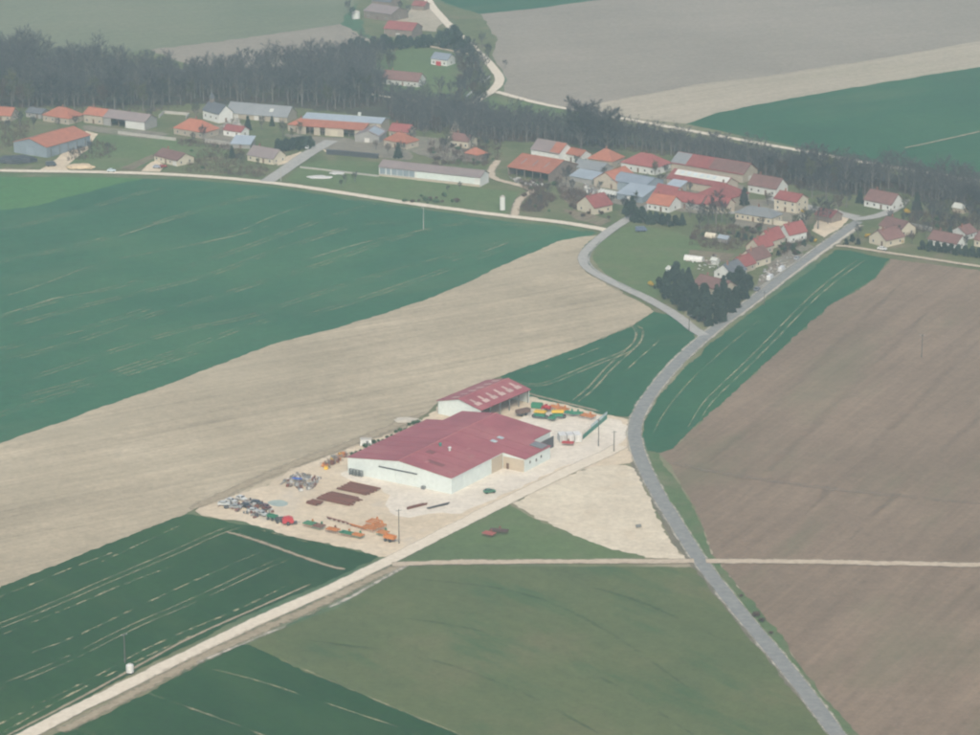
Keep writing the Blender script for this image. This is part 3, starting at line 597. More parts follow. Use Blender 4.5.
# farm with pale blue roof
a, rz, L = frame_ab((303, 130), (381, 135.5))
r = thing('farm_building', 'long farm building with pale blue sheet roof above orange tiles', 'farm building', a, rz)
wl, rf = block(r, L, 13, 6.2, 1.4, 'along', ROOF['blue'], WALL['stone'])
MB().box((L * .66, 8.2, 8.6), (1.4, 1.2, 1.6)).build('vent', ROOF['pale'], rf)
lean = MB(); Lw = L * .86
lr = MB().add([(-.4, -9.4, 4.4), (Lw, -9.4, 4.4), (Lw, -.05, 6.2), (-.4, -.05, 6.2), (-.4, -9.4, 4.2), (Lw, -9.4, 4.2), (Lw, -.05, 6.0), (-.4, -.05, 6.0)], [(0, 1, 2, 3), (7, 6, 5, 4), (0, 4, 5, 1), (1, 5, 6, 2), (3, 7, 4, 0)]).build('lean_to_roof', ROOF['orange'], r)
for x0, x1 in ((0, .12), (.22, .30), (.36, .60), (.74, .86)):
    MB().box(((x0 + x1) / 2 * L, -8.9, 2.1), ((x1 - x0) * L, .25, 4.2)).build('front_panel', WALL['stone'], r)
for x in (.17, .33, .67): MB().box((x * L, -8.9, 2.1), (.3, .3, 4.2)).build('post', WALL['wood'], r)
MB().box((.48 * L, -9.12, 1.6), (4.2, .12, 3.2)).build('gate', WALL['cream'], r)
r, wl, rf, L = house('stone outbuilding with slanting blue sheet roof at the farm yard end', (355, 142), (379, 143.5), 13, 3.6, 2.6, 'across', 'mauve', 'greywall', 0, chim=0, name='outbuilding', cat='shed')
patch(rf, r, 1, 1, 11, .05, .9, ROOF['blue'], 'roof_sheet')
on_face(r, 'f', GARM, 'barn_door', L * .5, .05)
house('stone house with weathered orange roof at the near end of the blue-roofed farm', (288, 131), (305, 133), 10, 3.6, 2.6, 'hip', 'orange', 'stone', 3)
house('red-roofed house behind the curved orange-roofed one', (389, 137), (408, 139), 9, 3.4, 2.8, 'along', 'red', 'stone', 3)
house('orange-roofed cottage beside the lone dark conifer', (384, 146), (406, 150), 10, 3.4, 3.4, 'hip', 'orange', 'stone', 3)
# long shed with white and blue panels
a, rz, L = frame_ab((379, 176), (480, 187))
r = thing('poultry_shed', 'very long low grey-roofed shed with white and blue-grey front panels', 'shed', a, rz)
wl, rf = block(r, L, 10, 4.6, 2.2, 'along', ROOF['mauve'], WALL['white'])
MB().box((L / 2, -.1, .55), (L - .1, .24, 1.1)).build('plinth', WALL['stone'], r)
for i in range(6): MB().box((.6 + i * 3.15 + 1.4, -.07, 2.75), (2.9 if i != 1 else 2.2, .14, 3.0)).build('blue_panel', WALL['bluewall'], r)
k = int((L - 20.5) / 3.4)
for i in range(k): MB().box((20.5 + i * 3.4 + 1.6, -.07, 2.65), (3.25, .14, 2.9)).build('white_panel', WALL['metalwhite'], r)
house('cream villa with brown-red roof among bare trees', (449, 146.5), (468, 149), 9, 3.6, 2.6, 'along', 'brown', 'cream', 4)
house('small orange-roofed shed behind the end of the long grey shed', (465, 158), (477, 160.5), 7, 2.8, 2.4, 'hip', 'orange', 'wood', 0, chim=0, name='shed', cat='shed')
# --- farm yard in the middle
a, rz, L = frame_ab((508, 175.5), (549, 182.5))
r = thing('barn', 'large barn with mottled orange roof and open front full of shade', 'barn', a, rz)
wl, rf = block(r, L, 24, 4.4, 4.2, 'along', ROOF['orange'], WALL['wood'], open_sides=('y0',))
for i in range(6): MB().box((.3 + i * (L - .6) / 5, .2, 2.15), (.32, .32, 4.3)).build('post', WALL['wood'], r)
for i in range(3): patch(rf, r, 0, L * (.2 + .28 * i), L * (.23 + .28 * i), .3, .7, ROOF['mauve'], 'roof_sheet')
r, wl, rf, L = house('tall grey-roofed barn with orange end behind the mottled orange barn', (531, 158), (559, 163), 12, 4.6, 4.0, 'along', 'mauve', 'white', 3, 1, False, chim=0, name='barn', cat='barn')
patch(rf, r, 0, L * .66, L + .35, .0, 1.0, ROOF['orange'], 'roof_sheet', .09)
house('small white house with orange roof next to the tall grey barn', (562, 160), (580, 164), 8, 3.8, 2.2, 'along', 'orange', 'white', 3, chim=0)
house('bright orange hipped-roof house in front of the two tallest bare trees', (588, 165.5), (612, 169), 12, 3.8, 4.2, 'hip', 'orange', 'stone', 4)
house('grey fibre-roofed farm shed in front of the bright orange hipped roof', (573, 173), (600, 177.5), 11, 3.2, 2.6, 'along', 'grey', 'greywall', 0, chim=0, name='shed', cat='shed')
house('low shed with pale blue-grey roof behind the pinkish orange barn', (570, 181), (592, 185), 8, 2.6, 1.8, 'mono', 'blue', 'greywall', 0, chim=0, name='shed', cat='shed')
house('pinkish orange-roofed barn beside the white greenhouse frame', (594, 186), (617, 190), 16, 3.6, 4.0, 'across', 'orange', 'stone', 2, chim=0, name='barn', cat='barn')
house('blue-grey sheet-roofed machine hall between orange barn and red farmhouse', (612, 189), (645, 195), 15, 4.4, 2.4, 'along', 'bluegrey', 'bluewall', 0, chim=0, name='machine_hall', cat='barn')
r, wl, rf, L = house('pale blue lean-to hall in front of the blue-grey machine hall', (617, 199.5), (642, 203.5), 12, 3.0, 2.4, 'mono', 'blue', 'bluewall', 0, chim=0, name='machine_hall', cat='barn')
on_face(r, 'f', GARM, 'barn_door', L * .5, .05)
house('red hipped farmhouse with white front behind the blue-grey hall', (621, 169.5), (655, 175.5), 14, 3.8, 4.4, 'hip', 'red', 'white', 5, 2, chim=2)
# greenhouse frame of white hoops
a, rz, L = frame_ab((598, 196), (615, 199.5))
r = thing('greenhouse', 'white-framed greenhouse between the orange barn and pale blue hall', 'greenhouse', a, rz)
n = 7
for i in range(n):
    x = i * L / (n - 1); mb = MB(); pts = [(x, 0, 0), (x, .3, 2), (x, 2.2, 3.2), (x, 4.1, 2), (x, 4.4, 0)]
    for p, q in zip(pts, pts[1:]): mb.tube(p, q, .12, n=5)
    mb.build('hoop', M_WHITE, r)
MB().add([(0, .4, 2), (L, .4, 2), (L, 2.2, 3.25), (0, 2.2, 3.25), (L, 4.0, 2), (0, 4.0, 2)], [(0, 1, 2, 3), (3, 2, 4, 5)]).build('cover', ROOF['pale'], r)
house('small detached house with cream gable and steep red roof by the lane junction', (577, 210), (594.5, 215), 11, 3.4, 4.2, 'across', 'red', 'cream', 2, 2, chim=1)
# --- dense centre
r, wl, rf, L = house('long back barn with faded red roof and grey end below the wood', (671, 171), (743, 183), 13, 4.2, 4.0, 'along', 'red', 'stone', 0, chim=0, name='barn', cat='barn')
patch(rf, r, 0, -.35, L * .2, 0, 1.0, ROOF['grey'], 'roof_sheet', .09)
patch(rf, r, 0, L * .52, L + .35, 0, 1.0, ROOF['brown'], 'roof_sheet', .09)
on_face(r, 'r', GARM, 'barn_door', 6, .05)
r, wl, rf, L = house('barn with pale fibre-cement upper roof above a red lower edge', (667, 186), (723, 195.5), 13, 3.8, 3.4, 'along', 'red', 'stone', 0, chim=0, name='barn', cat='barn')
patch(rf, r, 0, 2, L, .45, 1.0, ROOF['pale'], 'roof_sheet', .09)
for i in range(6): patch(rf, r, 0, 5 + i * 3.6, 6.6 + i * 3.6, .6, .85, M_SHEETP, 'skylight', .16)
house('big farmhouse with broad crimson hipped roof in the village centre', (697, 203), (727, 209), 17, 4.6, 5.0, 'hip', 'red', 'stone', 5, 2, chim=2)
house('dark crimson-roofed wing in front of the broad crimson hipped roof', (704, 211), (726, 214), 9, 3.4, 3.0, 'along', 'red', 'beige', 3)
house('low long house with dull red roof and grey front near evergreen trees', (669, 206), (700, 211), 10, 3.2, 3.2, 'along', 'red', 'greywall', 5)
house('orange-roofed house with white front wall behind the evergreen row', (647, 209.5), (669, 213), 11, 3.2, 3.4, 'along', 'orange', 'white', 4)
house('red-roofed barn directly behind the orange house with white front', (652, 199), (672, 203), 10, 3.4, 3.0, 'along', 'red', 'stone', 2, chim=0, name='barn', cat='barn')
house('tiny lean-to with pale blue roof between red barns', (665, 192), (678, 194), 8, 2.6, 1.8, 'mono', 'blue', 'greywall', 0, chim=0, name='shed', cat='shed')
r, wl, rf, L = house('schoolhouse with grey hipped roof and a row of windows', (735, 219), (771, 225), 10, 3.2, 2.8, 'hip', 'grey', 'cream', 7, 2, chim=1)
house('white house with dark mauve-brown roof under the wood', (748, 192), (776, 197), 10, 3.8, 4.0, 'along', 'brown', 'white', 4, 2, chim=1)
r, wl, rf, L = house('tall square cream house with red roof beside the white one', (774, 210), (796, 214), 10, 5.6, 2.6, 'along', 'red', 'cream', 3, 2, chim=1)
house('house with white gable and red roof, last of the row by the road', (778, 241), (789, 244), 11, 4.2, 4.0, 'across', 'red', 'white', 2, 2)
house('terrace house with crimson roof and cream gable next to the white-gabled house', (757, 247), (770, 249.6), 11, 3.8, 4.0, 'across', 'red', 'cream', 2, 2)
house('terrace house with faded red roof between crimson and brown roofs', (746, 254), (760, 256.8), 10, 3.6, 3.8, 'across', 'red', 'stone', 2, 2)
house('terrace house with dark brown roof and broad cream gable', (738, 265), (754, 268.5), 12, 3.4, 3.8, 'across', 'brown', 'cream', 2, 2)
house('terrace house with red roof next to the grey-roofed end house', (729, 270.5), (743, 273.5), 9, 3.0, 3.4, 'across', 'red', 'stone', 2, 2)
house('end house of the row with slate roof and white gable, by the conifers', (714, 277), (732, 280.5), 11, 2.6, 3.6, 'across', 'slate', 'white', 2, 2)
house('brown-roofed house half hidden among the dark conifers', (693, 290), (722, 297), 10, 2.8, 3.0, 'along', 'brown', 'stone', 3)
# --- eastern end
house('house with dark brown roof and white gable by the street end', (864, 206), (891, 211.5), 10, 3.2, 4.0, 'along', 'brown', 'white', 4, 2, chim=1)
house('house with cream gable end and brown roof at the road corner', (869, 243), (886, 247.5), 12, 3.2, 3.6, 'across', 'brown', 'cream', 2, 2)
house('long brown-roofed house with cream end behind the corner house', (879, 232), (900, 237.5), 10, 3.2, 3.2, 'along', 'brown', 'cream', 3, 2)
house('low brown-roofed house with white end wall behind a dark hedge', (928, 245), (956, 250.5), 9, 2.9, 3.0, 'along', 'brown', 'white', 4)
house('white cottage with brown roof just behind the hedge-screened house', (950, 237), (966, 240.5), 8, 2.8, 2.6, 'across', 'brown', 'white', 2)
house('cream house with brown roof at the far eastern edge of the village', (974, 246), (1000, 251.5), 9, 3.2, 3.2, 'along', 'brown', 'cream', 4)
house('garden hut with pale tan roof beneath the eastern trees', (952, 212), (963, 214), 5, 2.4, 1.4, 'along', 'pale', 'beige', 0, chim=0, name='shed', cat='shed')
house('market shelter with faded red roof beside the bare street trees', (815, 220), (831, 223.5), 8, 2.8, 2.2, 'along', 'red', 'wood', 0, chim=0, name='shelter', cat='shelter')
# --- northern farm and houses
r, wl, rf, L = house('far barn with crimson sheet roof north of the wood', (384, 36), (412, 38.5), 14, 4.6, 3.2, 'along', 'red', 'wood', 0, chim=0, name='barn', cat='barn')
on_face(r, 'f', GARM, 'barn_door', L * .5, .05)
house('far farm range with grey mauve roof beside a white tank', (364, 18), (391, 22), 16, 4.6, 3.0, 'along', 'mauve', 'wood', 3, chim=0, name='barn', cat='barn')
house('far slate-roofed shed next to the grey mauve farm range', (372, 6), (390, 8), 12, 3.6, 2.4, 'along', 'slate', 'wood', 0, chim=0, name='shed', cat='shed')
house('farthest little red-roofed shed in the sandy farm yard', (412, 10), (424, 11), 8, 3, 2, 'along', 'red', 'wood', 0, chim=0, name='shed', cat='shed')
r, wl, rf, L = house('blue-roofed house in the clearing north of the wood', (431, 64.5), (447, 66.5), 9, 3.6, 2.6, 'along', 'bluegrey', 'white', 3, chim=0)
MB().box((L * .5, -.5, 1.2), (3, .8, 2.4)).build('red_porch', M_RED, r)
house('long brown-roofed cottage with white front in the clearing', (381, 84), (418, 87.5), 10, 3.2, 3.6, 'along', 'brown', 'white', 6)

# ---------------------------------------------------------------- the red-roofed works
A0, YAW, LM = frame_ab((348, 473), (451.6, 494.5))
r = thing('warehouse', 'large low warehouse with crimson sheet roof and white walls', 'warehouse', A0, YAW)
D1, D2, D3, SH = 33.0, 17.5, 12.5, 9.0; EV = 5.8; RS = 2.5
wl, rf = block(r, LM, D1, EV, RS, 'across', ROOF['redmetal'], WALL['metalwhite'], oh=.25)
MB().box((LM * .49, -.2, EV - .9), (16, .25, .35)).build('door_rail', M_SHUT, r)
MB().box((LM * .56, -.1, 2.3), (7.5, .14, 4.5)).build('sliding_door', WALL['metalwhite'], r)
MB().box((LM * .56 - 7.8, -.1, 2.3), (7.5, .14, 4.5)).build('sliding_door', WALL['metalwhite'], r)
MB().box((LM + .06, D1 - 3.6, 2.85), (.16, 7.0, 5.65)).build('render_panel', WALL['beige'], r)
for i in range(5): MB().box((LM + .04, 2.2 + i * 5.3, 2.9), (.1, .12, 5.7)).build('downpipe', WALL['metalwhite'], r)
MB().box((LM * .74, -.6, .6), (1.4, 1.0, 1.2)).build('air_unit', M_STEEL, r)
for u, v, a, mname, nm in ((.52, .42, .9, M_SHEETG, 'vent_hood'), (.63, .38, 1.2, M_WHITE, 'vent_hood')):
    x, y = LM * u + 2, D1 * v + 8; z = EV + RS * (1 - abs(x - LM / 2) / (LM / 2)) + .2
    MB().tube((x, y, z), (x, y, z + a), .45, .4, 8).tube((x, y, z + a), (x, y, z + a + .35), .75, .25, 8).build(nm, mname, rf)
for t0, t1, a0, a1 in ((.22, .3, 20, 23), (.1, .16, 2.5, 4.5), (.62, .68, 5, 7), (.45, .5, 26, 28)):
    patch(rf, r, 1, a0, a1, t0, t1, obj_mat('faded red sheet', (.42, .17, .17), rough=.6), 'faded_sheet')
# rear blocks, shifted to the side, under the same roof planes
def zr_(x): return EV + RS - abs(x - LM / 2) * RS / (LM / 2)
def profile_block(x0, x1, y0, D, lift):
    xs = [x0, LM / 2, x1]; n_ = 5; oh = .25
    sec = [(x0, 0), (x1, 0), (x1, zr_(x1)), (LM / 2, zr_(LM / 2)), (x0, zr_(x0))]
    MB().add([(x, y0, z) for x, z in sec] + [(x, y0 + D, z) for x, z in sec], [(0, 1, 2, 3, 4), (9, 8, 7, 6, 5)] + [(k, k + 5, (k + 1) % 5 + 5, (k + 1) % 5) for k in range(5)]).build('wall', WALL['metalwhite'], r)
    g_ = .03 + lift; th = .2; rb = MB()
    for xa, xb in ((x0 - oh, LM / 2), (LM / 2 + .01, x1 + oh)):
        q = [(xa, y0 + .02, zr_(xa) + g_ + th), (xb, y0 + .02, zr_(xb) + g_ + th), (xb, y0 + D + oh, zr_(xb) + g_ + th), (xa, y0 + D + oh, zr_(xa) + g_ + th)]
        rb.add(q + [(x, y, z - th) for x, y, z in q], [(0, 1, 2, 3), (7, 6, 5, 4)] + [(k, 4 + k, 4 + (k + 1) % 4, (k + 1) % 4) for k in range(4)])
    rf_ = rb.build('roof', ROOF['redmetal'], r)
    MB().tube((LM / 2, y0, zr_(LM / 2) + g_ + th), (LM / 2, y0 + D + oh, zr_(LM / 2) + g_ + th), .16, n=5).build('ridge_cap', RCAP, rf_)
    return rf_
def roof_quad(x0, x1, y0, y1, lift, mat, name, par):
    q = [(x0, y0, zr_(x0) + .23 + lift), (x1, y0, zr_(x1) + .23 + lift), (x1, y1, zr_(x1) + .23 + lift), (x0, y1, zr_(x0) + .23 + lift)]
    return MB().add(q + [(x, y, z - .06 - lift / 2) for x, y, z in q], [(0, 1, 2, 3), (7, 6, 5, 4)] + [(k, 4 + k, 4 + (k + 1) % 4, (k + 1) % 4) for k in range(4)]).build(name, mat, par)
rf2 = profile_block(0, LM + SH, D1 + .27, D2, .0)
rf3 = profile_block(7, LM + 1.5, D1 + D2 + .5, D3, .0)
M_SEAM = obj_mat('sheet seam', (.30, .075, .09), rough=.6)
for k in range(1, 6):
    for xa, xb in ((.1, LM / 2 - .3), (LM / 2 + .3, LM - .1)): roof_quad(xa, xb, k * 5.5 - .07, k * 5.5 + .07, .05, M_SEAM, 'roof_seam', rf)
for k in (1, 2):
    for xa, xb in ((.1, LM / 2 - .3), (LM / 2 + .3, LM + SH - .1)): roof_quad(xa, xb, D1 + k * 5.8 - .07, D1 + k * 5.8 + .07, .05, M_SEAM, 'roof_seam', rf2)
roof_quad(LM * .66, LM * .66 + 7, 6, 8.5, .03, obj_mat('dark stained sheet', (.20, .065, .07), rough=.7), 'stained_sheet', rf)
roof_quad(LM * .55, LM * .55 + 3, 13, 16, .03, obj_mat('dark stained sheet', (.20, .065, .07)), 'stained_sheet', rf)
for s_, x_ in ((-1, -.3), (1, LM + .3)): MB().tube((x_, -.2, EV - .02), (x_, D1, EV - .02), .1, n=6).build('gutter', WALL['metalwhite'], rf)
MB().box((LM + .06 + SH - 6, D1 + D2 + D3 * .5 + .5, 2.2), (.16, D3 - 1, 4.2)).build('bay_shade_panel', M_SHUT, r)  # dark sheet painted in for the shade of an open bay
MB().box((LM + SH / 2 + .1, D1 + .2, 2.3), (SH - .4, .12, 4.5)).build('render_panel', WALL['beige'], r)
link('door', DOORM, r, (LM + 2.2, D1 + .1, .05))
for y_ in (4.0, 8.2, 11.5): link('window', WIN, r, (LM + SH, D1 + y_, 2.2 if y_ != 8.2 else 1.8), math.pi / 2)
for a_ in (6.5, 11.0): roof_quad(LM * .80, LM * .80 + 2.2, D1 + a_ - .9, D1 + a_ + .9, .25, M_SHEETP, 'skylight', rf2)
roof_quad(LM + 3.6, LM + 8.6, D1 + D2 - 5, D1 + D2 - .6, .4, M_STEEL, 'roof_plant', rf2)
# open-sided machine shed
a, rz, L = frame_ab((438, 414), (481, 423.5))
r = thing('machine_shed', 'open-sided machine shed with patched crimson roof and white gable', 'shed', a, rz)
wl, rf = block(r, L, 31, 5.2, 2.4, 'across', ROOF['redmetal'], WALL['metalwhite'], open_sides=('x1',), oh=.5)
for i in range(6): MB().box((L - .2, .3 + i * 6.0, 2.6), (.3, .3, 5.2)).build('post', M_STEEL, r)
m_sky = obj_mat('translucent sheet', (.52, .40, .36), (.45, .33, .30), .8, .5)
for i in range(6):
    c = 2.9 + i * 5.05
    L_, W_, e_, r_ = r['dim']; r['rk'] = 'across'
    patch(rf, r, 1, c - .6, c + .6, .46, .72, m_sky, 'skylight')
    patch(rf, r, 1, c - 1.5, c + 1.5, .24, .44, m_sky, 'skylight')
    patch(rf, r, 0, c - .6, c + .6, .46, .80, m_sky, 'skylight')

# ---------------------------------------------------------------- trees
def bare_proto(name, seed, H, R, twig, limbs=11, sub=7, tw=15, low=.28, upright=.55, twl=1.5, tww=.075):
    q = random.Random(seed); tb = MB(); cb = MB()
    pts = [Vector((0, 0, 0))]; n = 6
    for i in range(1, n + 1): pts.append(Vector((q.uniform(-.25, .25) * i * .5, q.uniform(-.25, .25) * i * .5, H * .82 * i / n)))
    r0 = H * .018 + .05
    for i in range(n): tb.tube(pts[i], pts[i + 1], r0 * (1 - i / n) + .04, r0 * (1 - (i + 1) / n) + .04, 6, cap=False)
    def twigs(p, d, k, l):
        for _ in range(k):
            v = (d + Vector((q.gauss(0, .6), q.gauss(0, .6), q.gauss(.15, .5)))).normalized() * l * q.uniform(.5, 1.25)
            s = p + d * q.uniform(-.9, .3); a = v.orthogonal().normalized() * (tww / 2); a.rotate(Matrix.Rotation(q.uniform(0, 6.3), 3, v.normalized()))
            cb.add([s - a, s + a, s + v + a * .35, s + v - a * .35], [(0, 1, 2, 3)])
    for j in range(limbs):
        t = low + (1 - low) * (j + q.random() * .6) / limbs; t = min(t, .99)
        i = min(n - 1, int(t * n)); p = pts[i].lerp(pts[i + 1], t * n - i)
        ang = j * 2.4 + q.uniform(-.5, .5); ext = R * (1.0 - .55 * abs(t - low - .2)) * q.uniform(.75, 1.1)
        up = upright * ext * q.uniform(.8, 1.6) + (H * (1 - t)) * .25
        e = p + Vector((math.cos(ang) * ext, math.sin(ang) * ext, up)); e.z = min(e.z, H)
        m = p.lerp(e, .5) + Vector((0, 0, -.06 * ext)); rr = r0 * .42 * (1.1 - t)
        tb.tube(p, m, rr + .03, rr * .7 + .02, 5, cap=False); tb.tube(m, e, rr * .7 + .02, .02, 4, cap=False)
        for s in range(sub):
            u = .3 + .7 * (s + q.random()) / sub; b = p.lerp(m, u * 2) if u < .5 else m.lerp(e, u * 2 - 1)
            d = (e - p).normalized() * .5 + Vector((q.gauss(0, .55), q.gauss(0, .55), q.gauss(.45, .35))); d.normalize()
            ln = ext * q.uniform(.28, .5); f = b + d * ln
            cb.tube(b, f, .05, .02, 3, cap=False)
            twigs(f, d, tw, twl); twigs(b.lerp(f, .5), d, tw // 2, twl * .8)
    top = pts[-1]; twigs(top, Vector((0, 0, 1)), 30, twl * 1.4)
    r = thing(name, 'x', 'tree'); tb.build('trunk', M_BARK, r); cb.build('crown', twig, r); return r, tb, cb
def leaf_cloud(mb, q, n, c, rad, size, shell=.45, squash=1.0):
    for _ in range(n):
        v = Vector((q.gauss(0, 1), q.gauss(0, 1), q.gauss(0, 1))).normalized() * (shell + (1 - shell) * q.random())
        p = Vector((c[0] + v.x * rad[0], c[1] + v.y * rad[1], c[2] + v.z * rad[2]))
        nn = (v + Vector((q.gauss(0, .5), q.gauss(0, .5), q.gauss(.2, .5)))).normalized(); a = nn.orthogonal().normalized(); b = nn.cross(a)
        t = q.uniform(0, 6.3); a, b = a * math.cos(t) + b * math.sin(t), b * math.cos(t) - a * math.sin(t); s = size * q.uniform(.6, 1.3)
        mb.add([p - a * s, p + b * s * .7, p + a * s, p - b * s * .7], [(0, 1, 2, 3)])
def conifer_proto(name, seed, H, R):
    q = random.Random(seed); tb = MB().tube((0, 0, 0), (0, 0, H * .95), .22, .04, 6); cb = MB()
    k = 16
    for i in range(k):
        t = (i + .3) / k; z = H * (.08 + .9 * t); rr = R * (1 - t) ** .8 + .25
        m = max(5, int(11 * (1 - t) + 4))
        for j in range(m):
            a = j * 6.283 / m + i * 1.3 + q.uniform(-.25, .25); e = rr * q.uniform(.75, 1.15)
            p = Vector((math.cos(a) * e, math.sin(a) * e, z - .25 * e + q.uniform(-.3, .3)))
            tb.tube((0, 0, z), p, .05, .02, 3, cap=False)
            for s in range(5):
                c = Vector((0, 0, z)).lerp(p, .35 + .65 * (s + q.random()) / 5); leaf_cloud(cb, q, 4, c, (.5, .5, .35), .42, .2)
    r = thing(name, 'x', 'tree'); tb.build('trunk', M_BARK, r); cb.build('crown', M_NEEDLE, r); return r
def round_proto(name, seed, H, R, leaf, n=900, size=.3, cat='bush', k=7):
    q = random.Random(seed); tb = MB(); cb = MB()
    for i in range(k):
        a = i * 2.4; e = Vector((math.cos(a) * R * .55 * q.random(), math.sin(a) * R * .55 * q.random(), H * q.uniform(.5, .72)))
        if k > 9:
            zz = q.uniform(.2, .85); rr = R * (1.05 - zz) * q.uniform(.5, 1.0); e = Vector((math.cos(a) * rr, math.sin(a) * rr, H * zz))
        tb.tube((0, 0, 0), e, .09, .03, 5, cap=False)
        leaf_cloud(cb, q, n // k, e + Vector((0, 0, -.05 * H)), (R * q.uniform(.4, .62) * (.6 if k > 9 else 1), R * q.uniform(.4, .62) * (.6 if k > 9 else 1), H * q.uniform(.25, .42) * (.5 if k > 9 else 1)), size, .5)
    r = thing(name, 'x', cat); tb.build('stem', M_BARK, r); cb.build('foliage', leaf, r); return r
BARE = [bare_proto('bare_tree', 10 + i, (15, 17, 13, 19, 16, 14)[i], (3.6, 4.0, 3.8, 4.6, 3.2, 4.2)[i], (M_TWIG, M_TWIG, M_TWIGR, M_TWIG, M_TWIGB, M_TWIG)[i], (12, 13, 11, 14, 12, 11)[i]) for i in range(6)]
PROTO = [b[0] for b in BARE]
used = set()
def plant(proto, xy, sc_, label, group, rz=None, cat=None, zs=1.0):
    rz = rnd.uniform(0, 6.28) if rz is None else rz
    if id(proto) not in used:
        used.add(id(proto)); o = proto; o.location = (xy[0], xy[1], 0); o.rotation_euler = (0, 0, rz); o.scale = (sc_, sc_, sc_ * zs); o['label'] = label; o['group'] = group
    else: o = copy_thing(proto, (xy[0], xy[1], 0), rz, (sc_, sc_, sc_ * zs), label, group)
    if cat: o['category'] = cat
    return o
def inside(p, poly):
    c = False; n = len(poly)
    for i in range(n):
        a, b = poly[i], poly[i - 1]
        if (a.y > p.y) != (b.y > p.y) and p.x < (b.x - a.x) * (p.y - a.y) / (b.y - a.y) + a.x: c = not c
    return c
def scatter(px, dist, n, seed):
    poly = [G(*p) for p in px]; q = random.Random(seed); out = []
    xs = [p.x for p in poly]; ys = [p.y for p in poly]; tries = 0
    while len(out) < n and tries < n * 60:
        tries += 1; p = Vector((q.uniform(min(xs), max(xs)), q.uniform(min(ys), max(ys))))
        if inside(p, poly) and all((p - o).length > dist for o in out): out.append(p)
    out.sort(key=lambda p: p.y); return out
stuffV = MB()
def add_stuff(p, k, sc_, rz):
    _, tb, cb = BARE[k]; m = Matrix.Translation((p.x, p.y, 0)) @ Matrix.Rotation(rz, 4, 'Z') @ Matrix.Scale(sc_, 4)
    stuffV.add([m @ Vector(v) for v in tb.v], tb.f, 0)
    step = 2; vs = []; fs = []
    for i in range(0, len(cb.f), step):
        f = cb.f[i]; b0 = len(vs); vs += [m @ Vector(cb.v[j]) for j in f]; fs.append(tuple(range(b0, b0 + len(f))))
    stuffV.add(vs, fs, 1)
KIND = ['slender bare grey tree', 'bare grey tree', 'short bare reddish-brown tree', 'tall broad bare grey tree', 'budding yellow-green tree', 'short wide bare grey tree']
WOODS = [
 ('in the wood behind the chapel and orange-roofed houses', 'bare trees of the wood behind the chapel',
  [(-60, 62), (0, 64), (90, 72), (200, 80), (330, 68), (378, 66), (385, 106), (340, 112), (310, 108), (290, 106), (230, 103), (200, 103), (160, 112), (148, 112), (120, 112), (80, 112), (0, 110), (-60, 116)], 3.6, 430, 56, (.85, 1.2)),
 ('in the strip between village roofs and pale north track', 'bare trees of the strip along the north track',
  [(388, 106), (440, 114), (475, 118), (500, 127), (530, 131), (600, 141), (700, 156), (790, 171), (850, 182), (860, 194), (800, 189), (745, 172), (670, 157), (600, 147), (520, 142), (500, 142), (480, 138), (420, 132), (392, 126)], 3.7, 330, 45, (.6, .95)),
 ('in the wood behind the eastern houses', 'bare trees of the eastern wood',
  [(838, 178), (900, 184), (980, 196), (1040, 205), (1040, 232), (980, 218), (920, 202), (898, 190), (862, 196), (840, 194)], 4.2, 120, 20, (.7, 1.05)),
]
for wi, (lab, grp, poly, dist, total, indiv, sr) in enumerate(WOODS):
    pts = scatter(poly, dist, total, 40 + wi)
    for i, p in enumerate(pts):
        k = rnd.randrange(6); s_ = rnd.uniform(*sr)
        if wi == 0 and p.x < G(30, 90).x: s_ *= 1.35
        if i < indiv: plant(PROTO[k], p, s_, KIND[k] + ' ' + lab, grp + ', ' + KIND[k])
        else: add_stuff(p, k, s_, rnd.uniform(0, 6.28))
so_ = stuffV.build('woodland', [M_BARK, M_TWIG]); tag(so_, 'mass of bare grey trees filling the back of the woods', 'woodland', kind='stuff')
# scrubby floor of the woods
q = random.Random(5); ub = MB()
for poly, n in ((WOODS[0][2], 2600), (WOODS[1][2], 2000), (WOODS[2][2], 900), ([(518, 182), (545, 184), (556, 200), (540, 212), (520, 212), (530, 196)], 420), ([(60, 163), (72, 150), (92, 140), (120, 146), (110, 158)], 160), ([(182, 172), (200, 150), (245, 150), (246, 165), (270, 168), (262, 178)], 330), ([(0, 150), (0, 122), (30, 122), (26, 142)], 160), ([(432, 166), (428, 140), (500, 140), (500, 160), (484, 166)], 420), ([(690, 246), (695, 226), (732, 226), (762, 232), (745, 246), (735, 252)], 350), ([(790, 236), (805, 226), (815, 238), (790, 252), (780, 258)], 200), ([(905, 240), (910, 212), (985, 220), (985, 240), (925, 232)], 500), ([(556, 186), (580, 190), (596, 204), (575, 206), (562, 200)], 250), ([(176, 140), (230, 146), (228, 150), (180, 146)], 100)):
    pl = [G(*p) for p in poly]; xs = [p.x for p in pl]; ys = [p.y for p in pl]; c = 0
    while c < n:
        p = Vector((q.uniform(min(xs), max(xs)), q.uniform(min(ys), max(ys))))
        if not inside(p, pl): continue
        c += 1
        for _ in range(7):
            v = Vector((q.gauss(0, .6), q.gauss(0, .6), q.uniform(.5, 2.4))); b = Vector((p.x + q.gauss(0, .6), p.y + q.gauss(0, .6), 0)); a = Vector((q.gauss(0, 1), q.gauss(0, 1), 0)).normalized() * .09
            ub.add([b - a, b + a, b + v + a * .3, b + v - a * .3], [(0, 1, 2, 3)])
tag(ub.build('undergrowth', M_TWIGR), 'brown leafless scrub under the bare trees', 'undergrowth', kind='stuff')
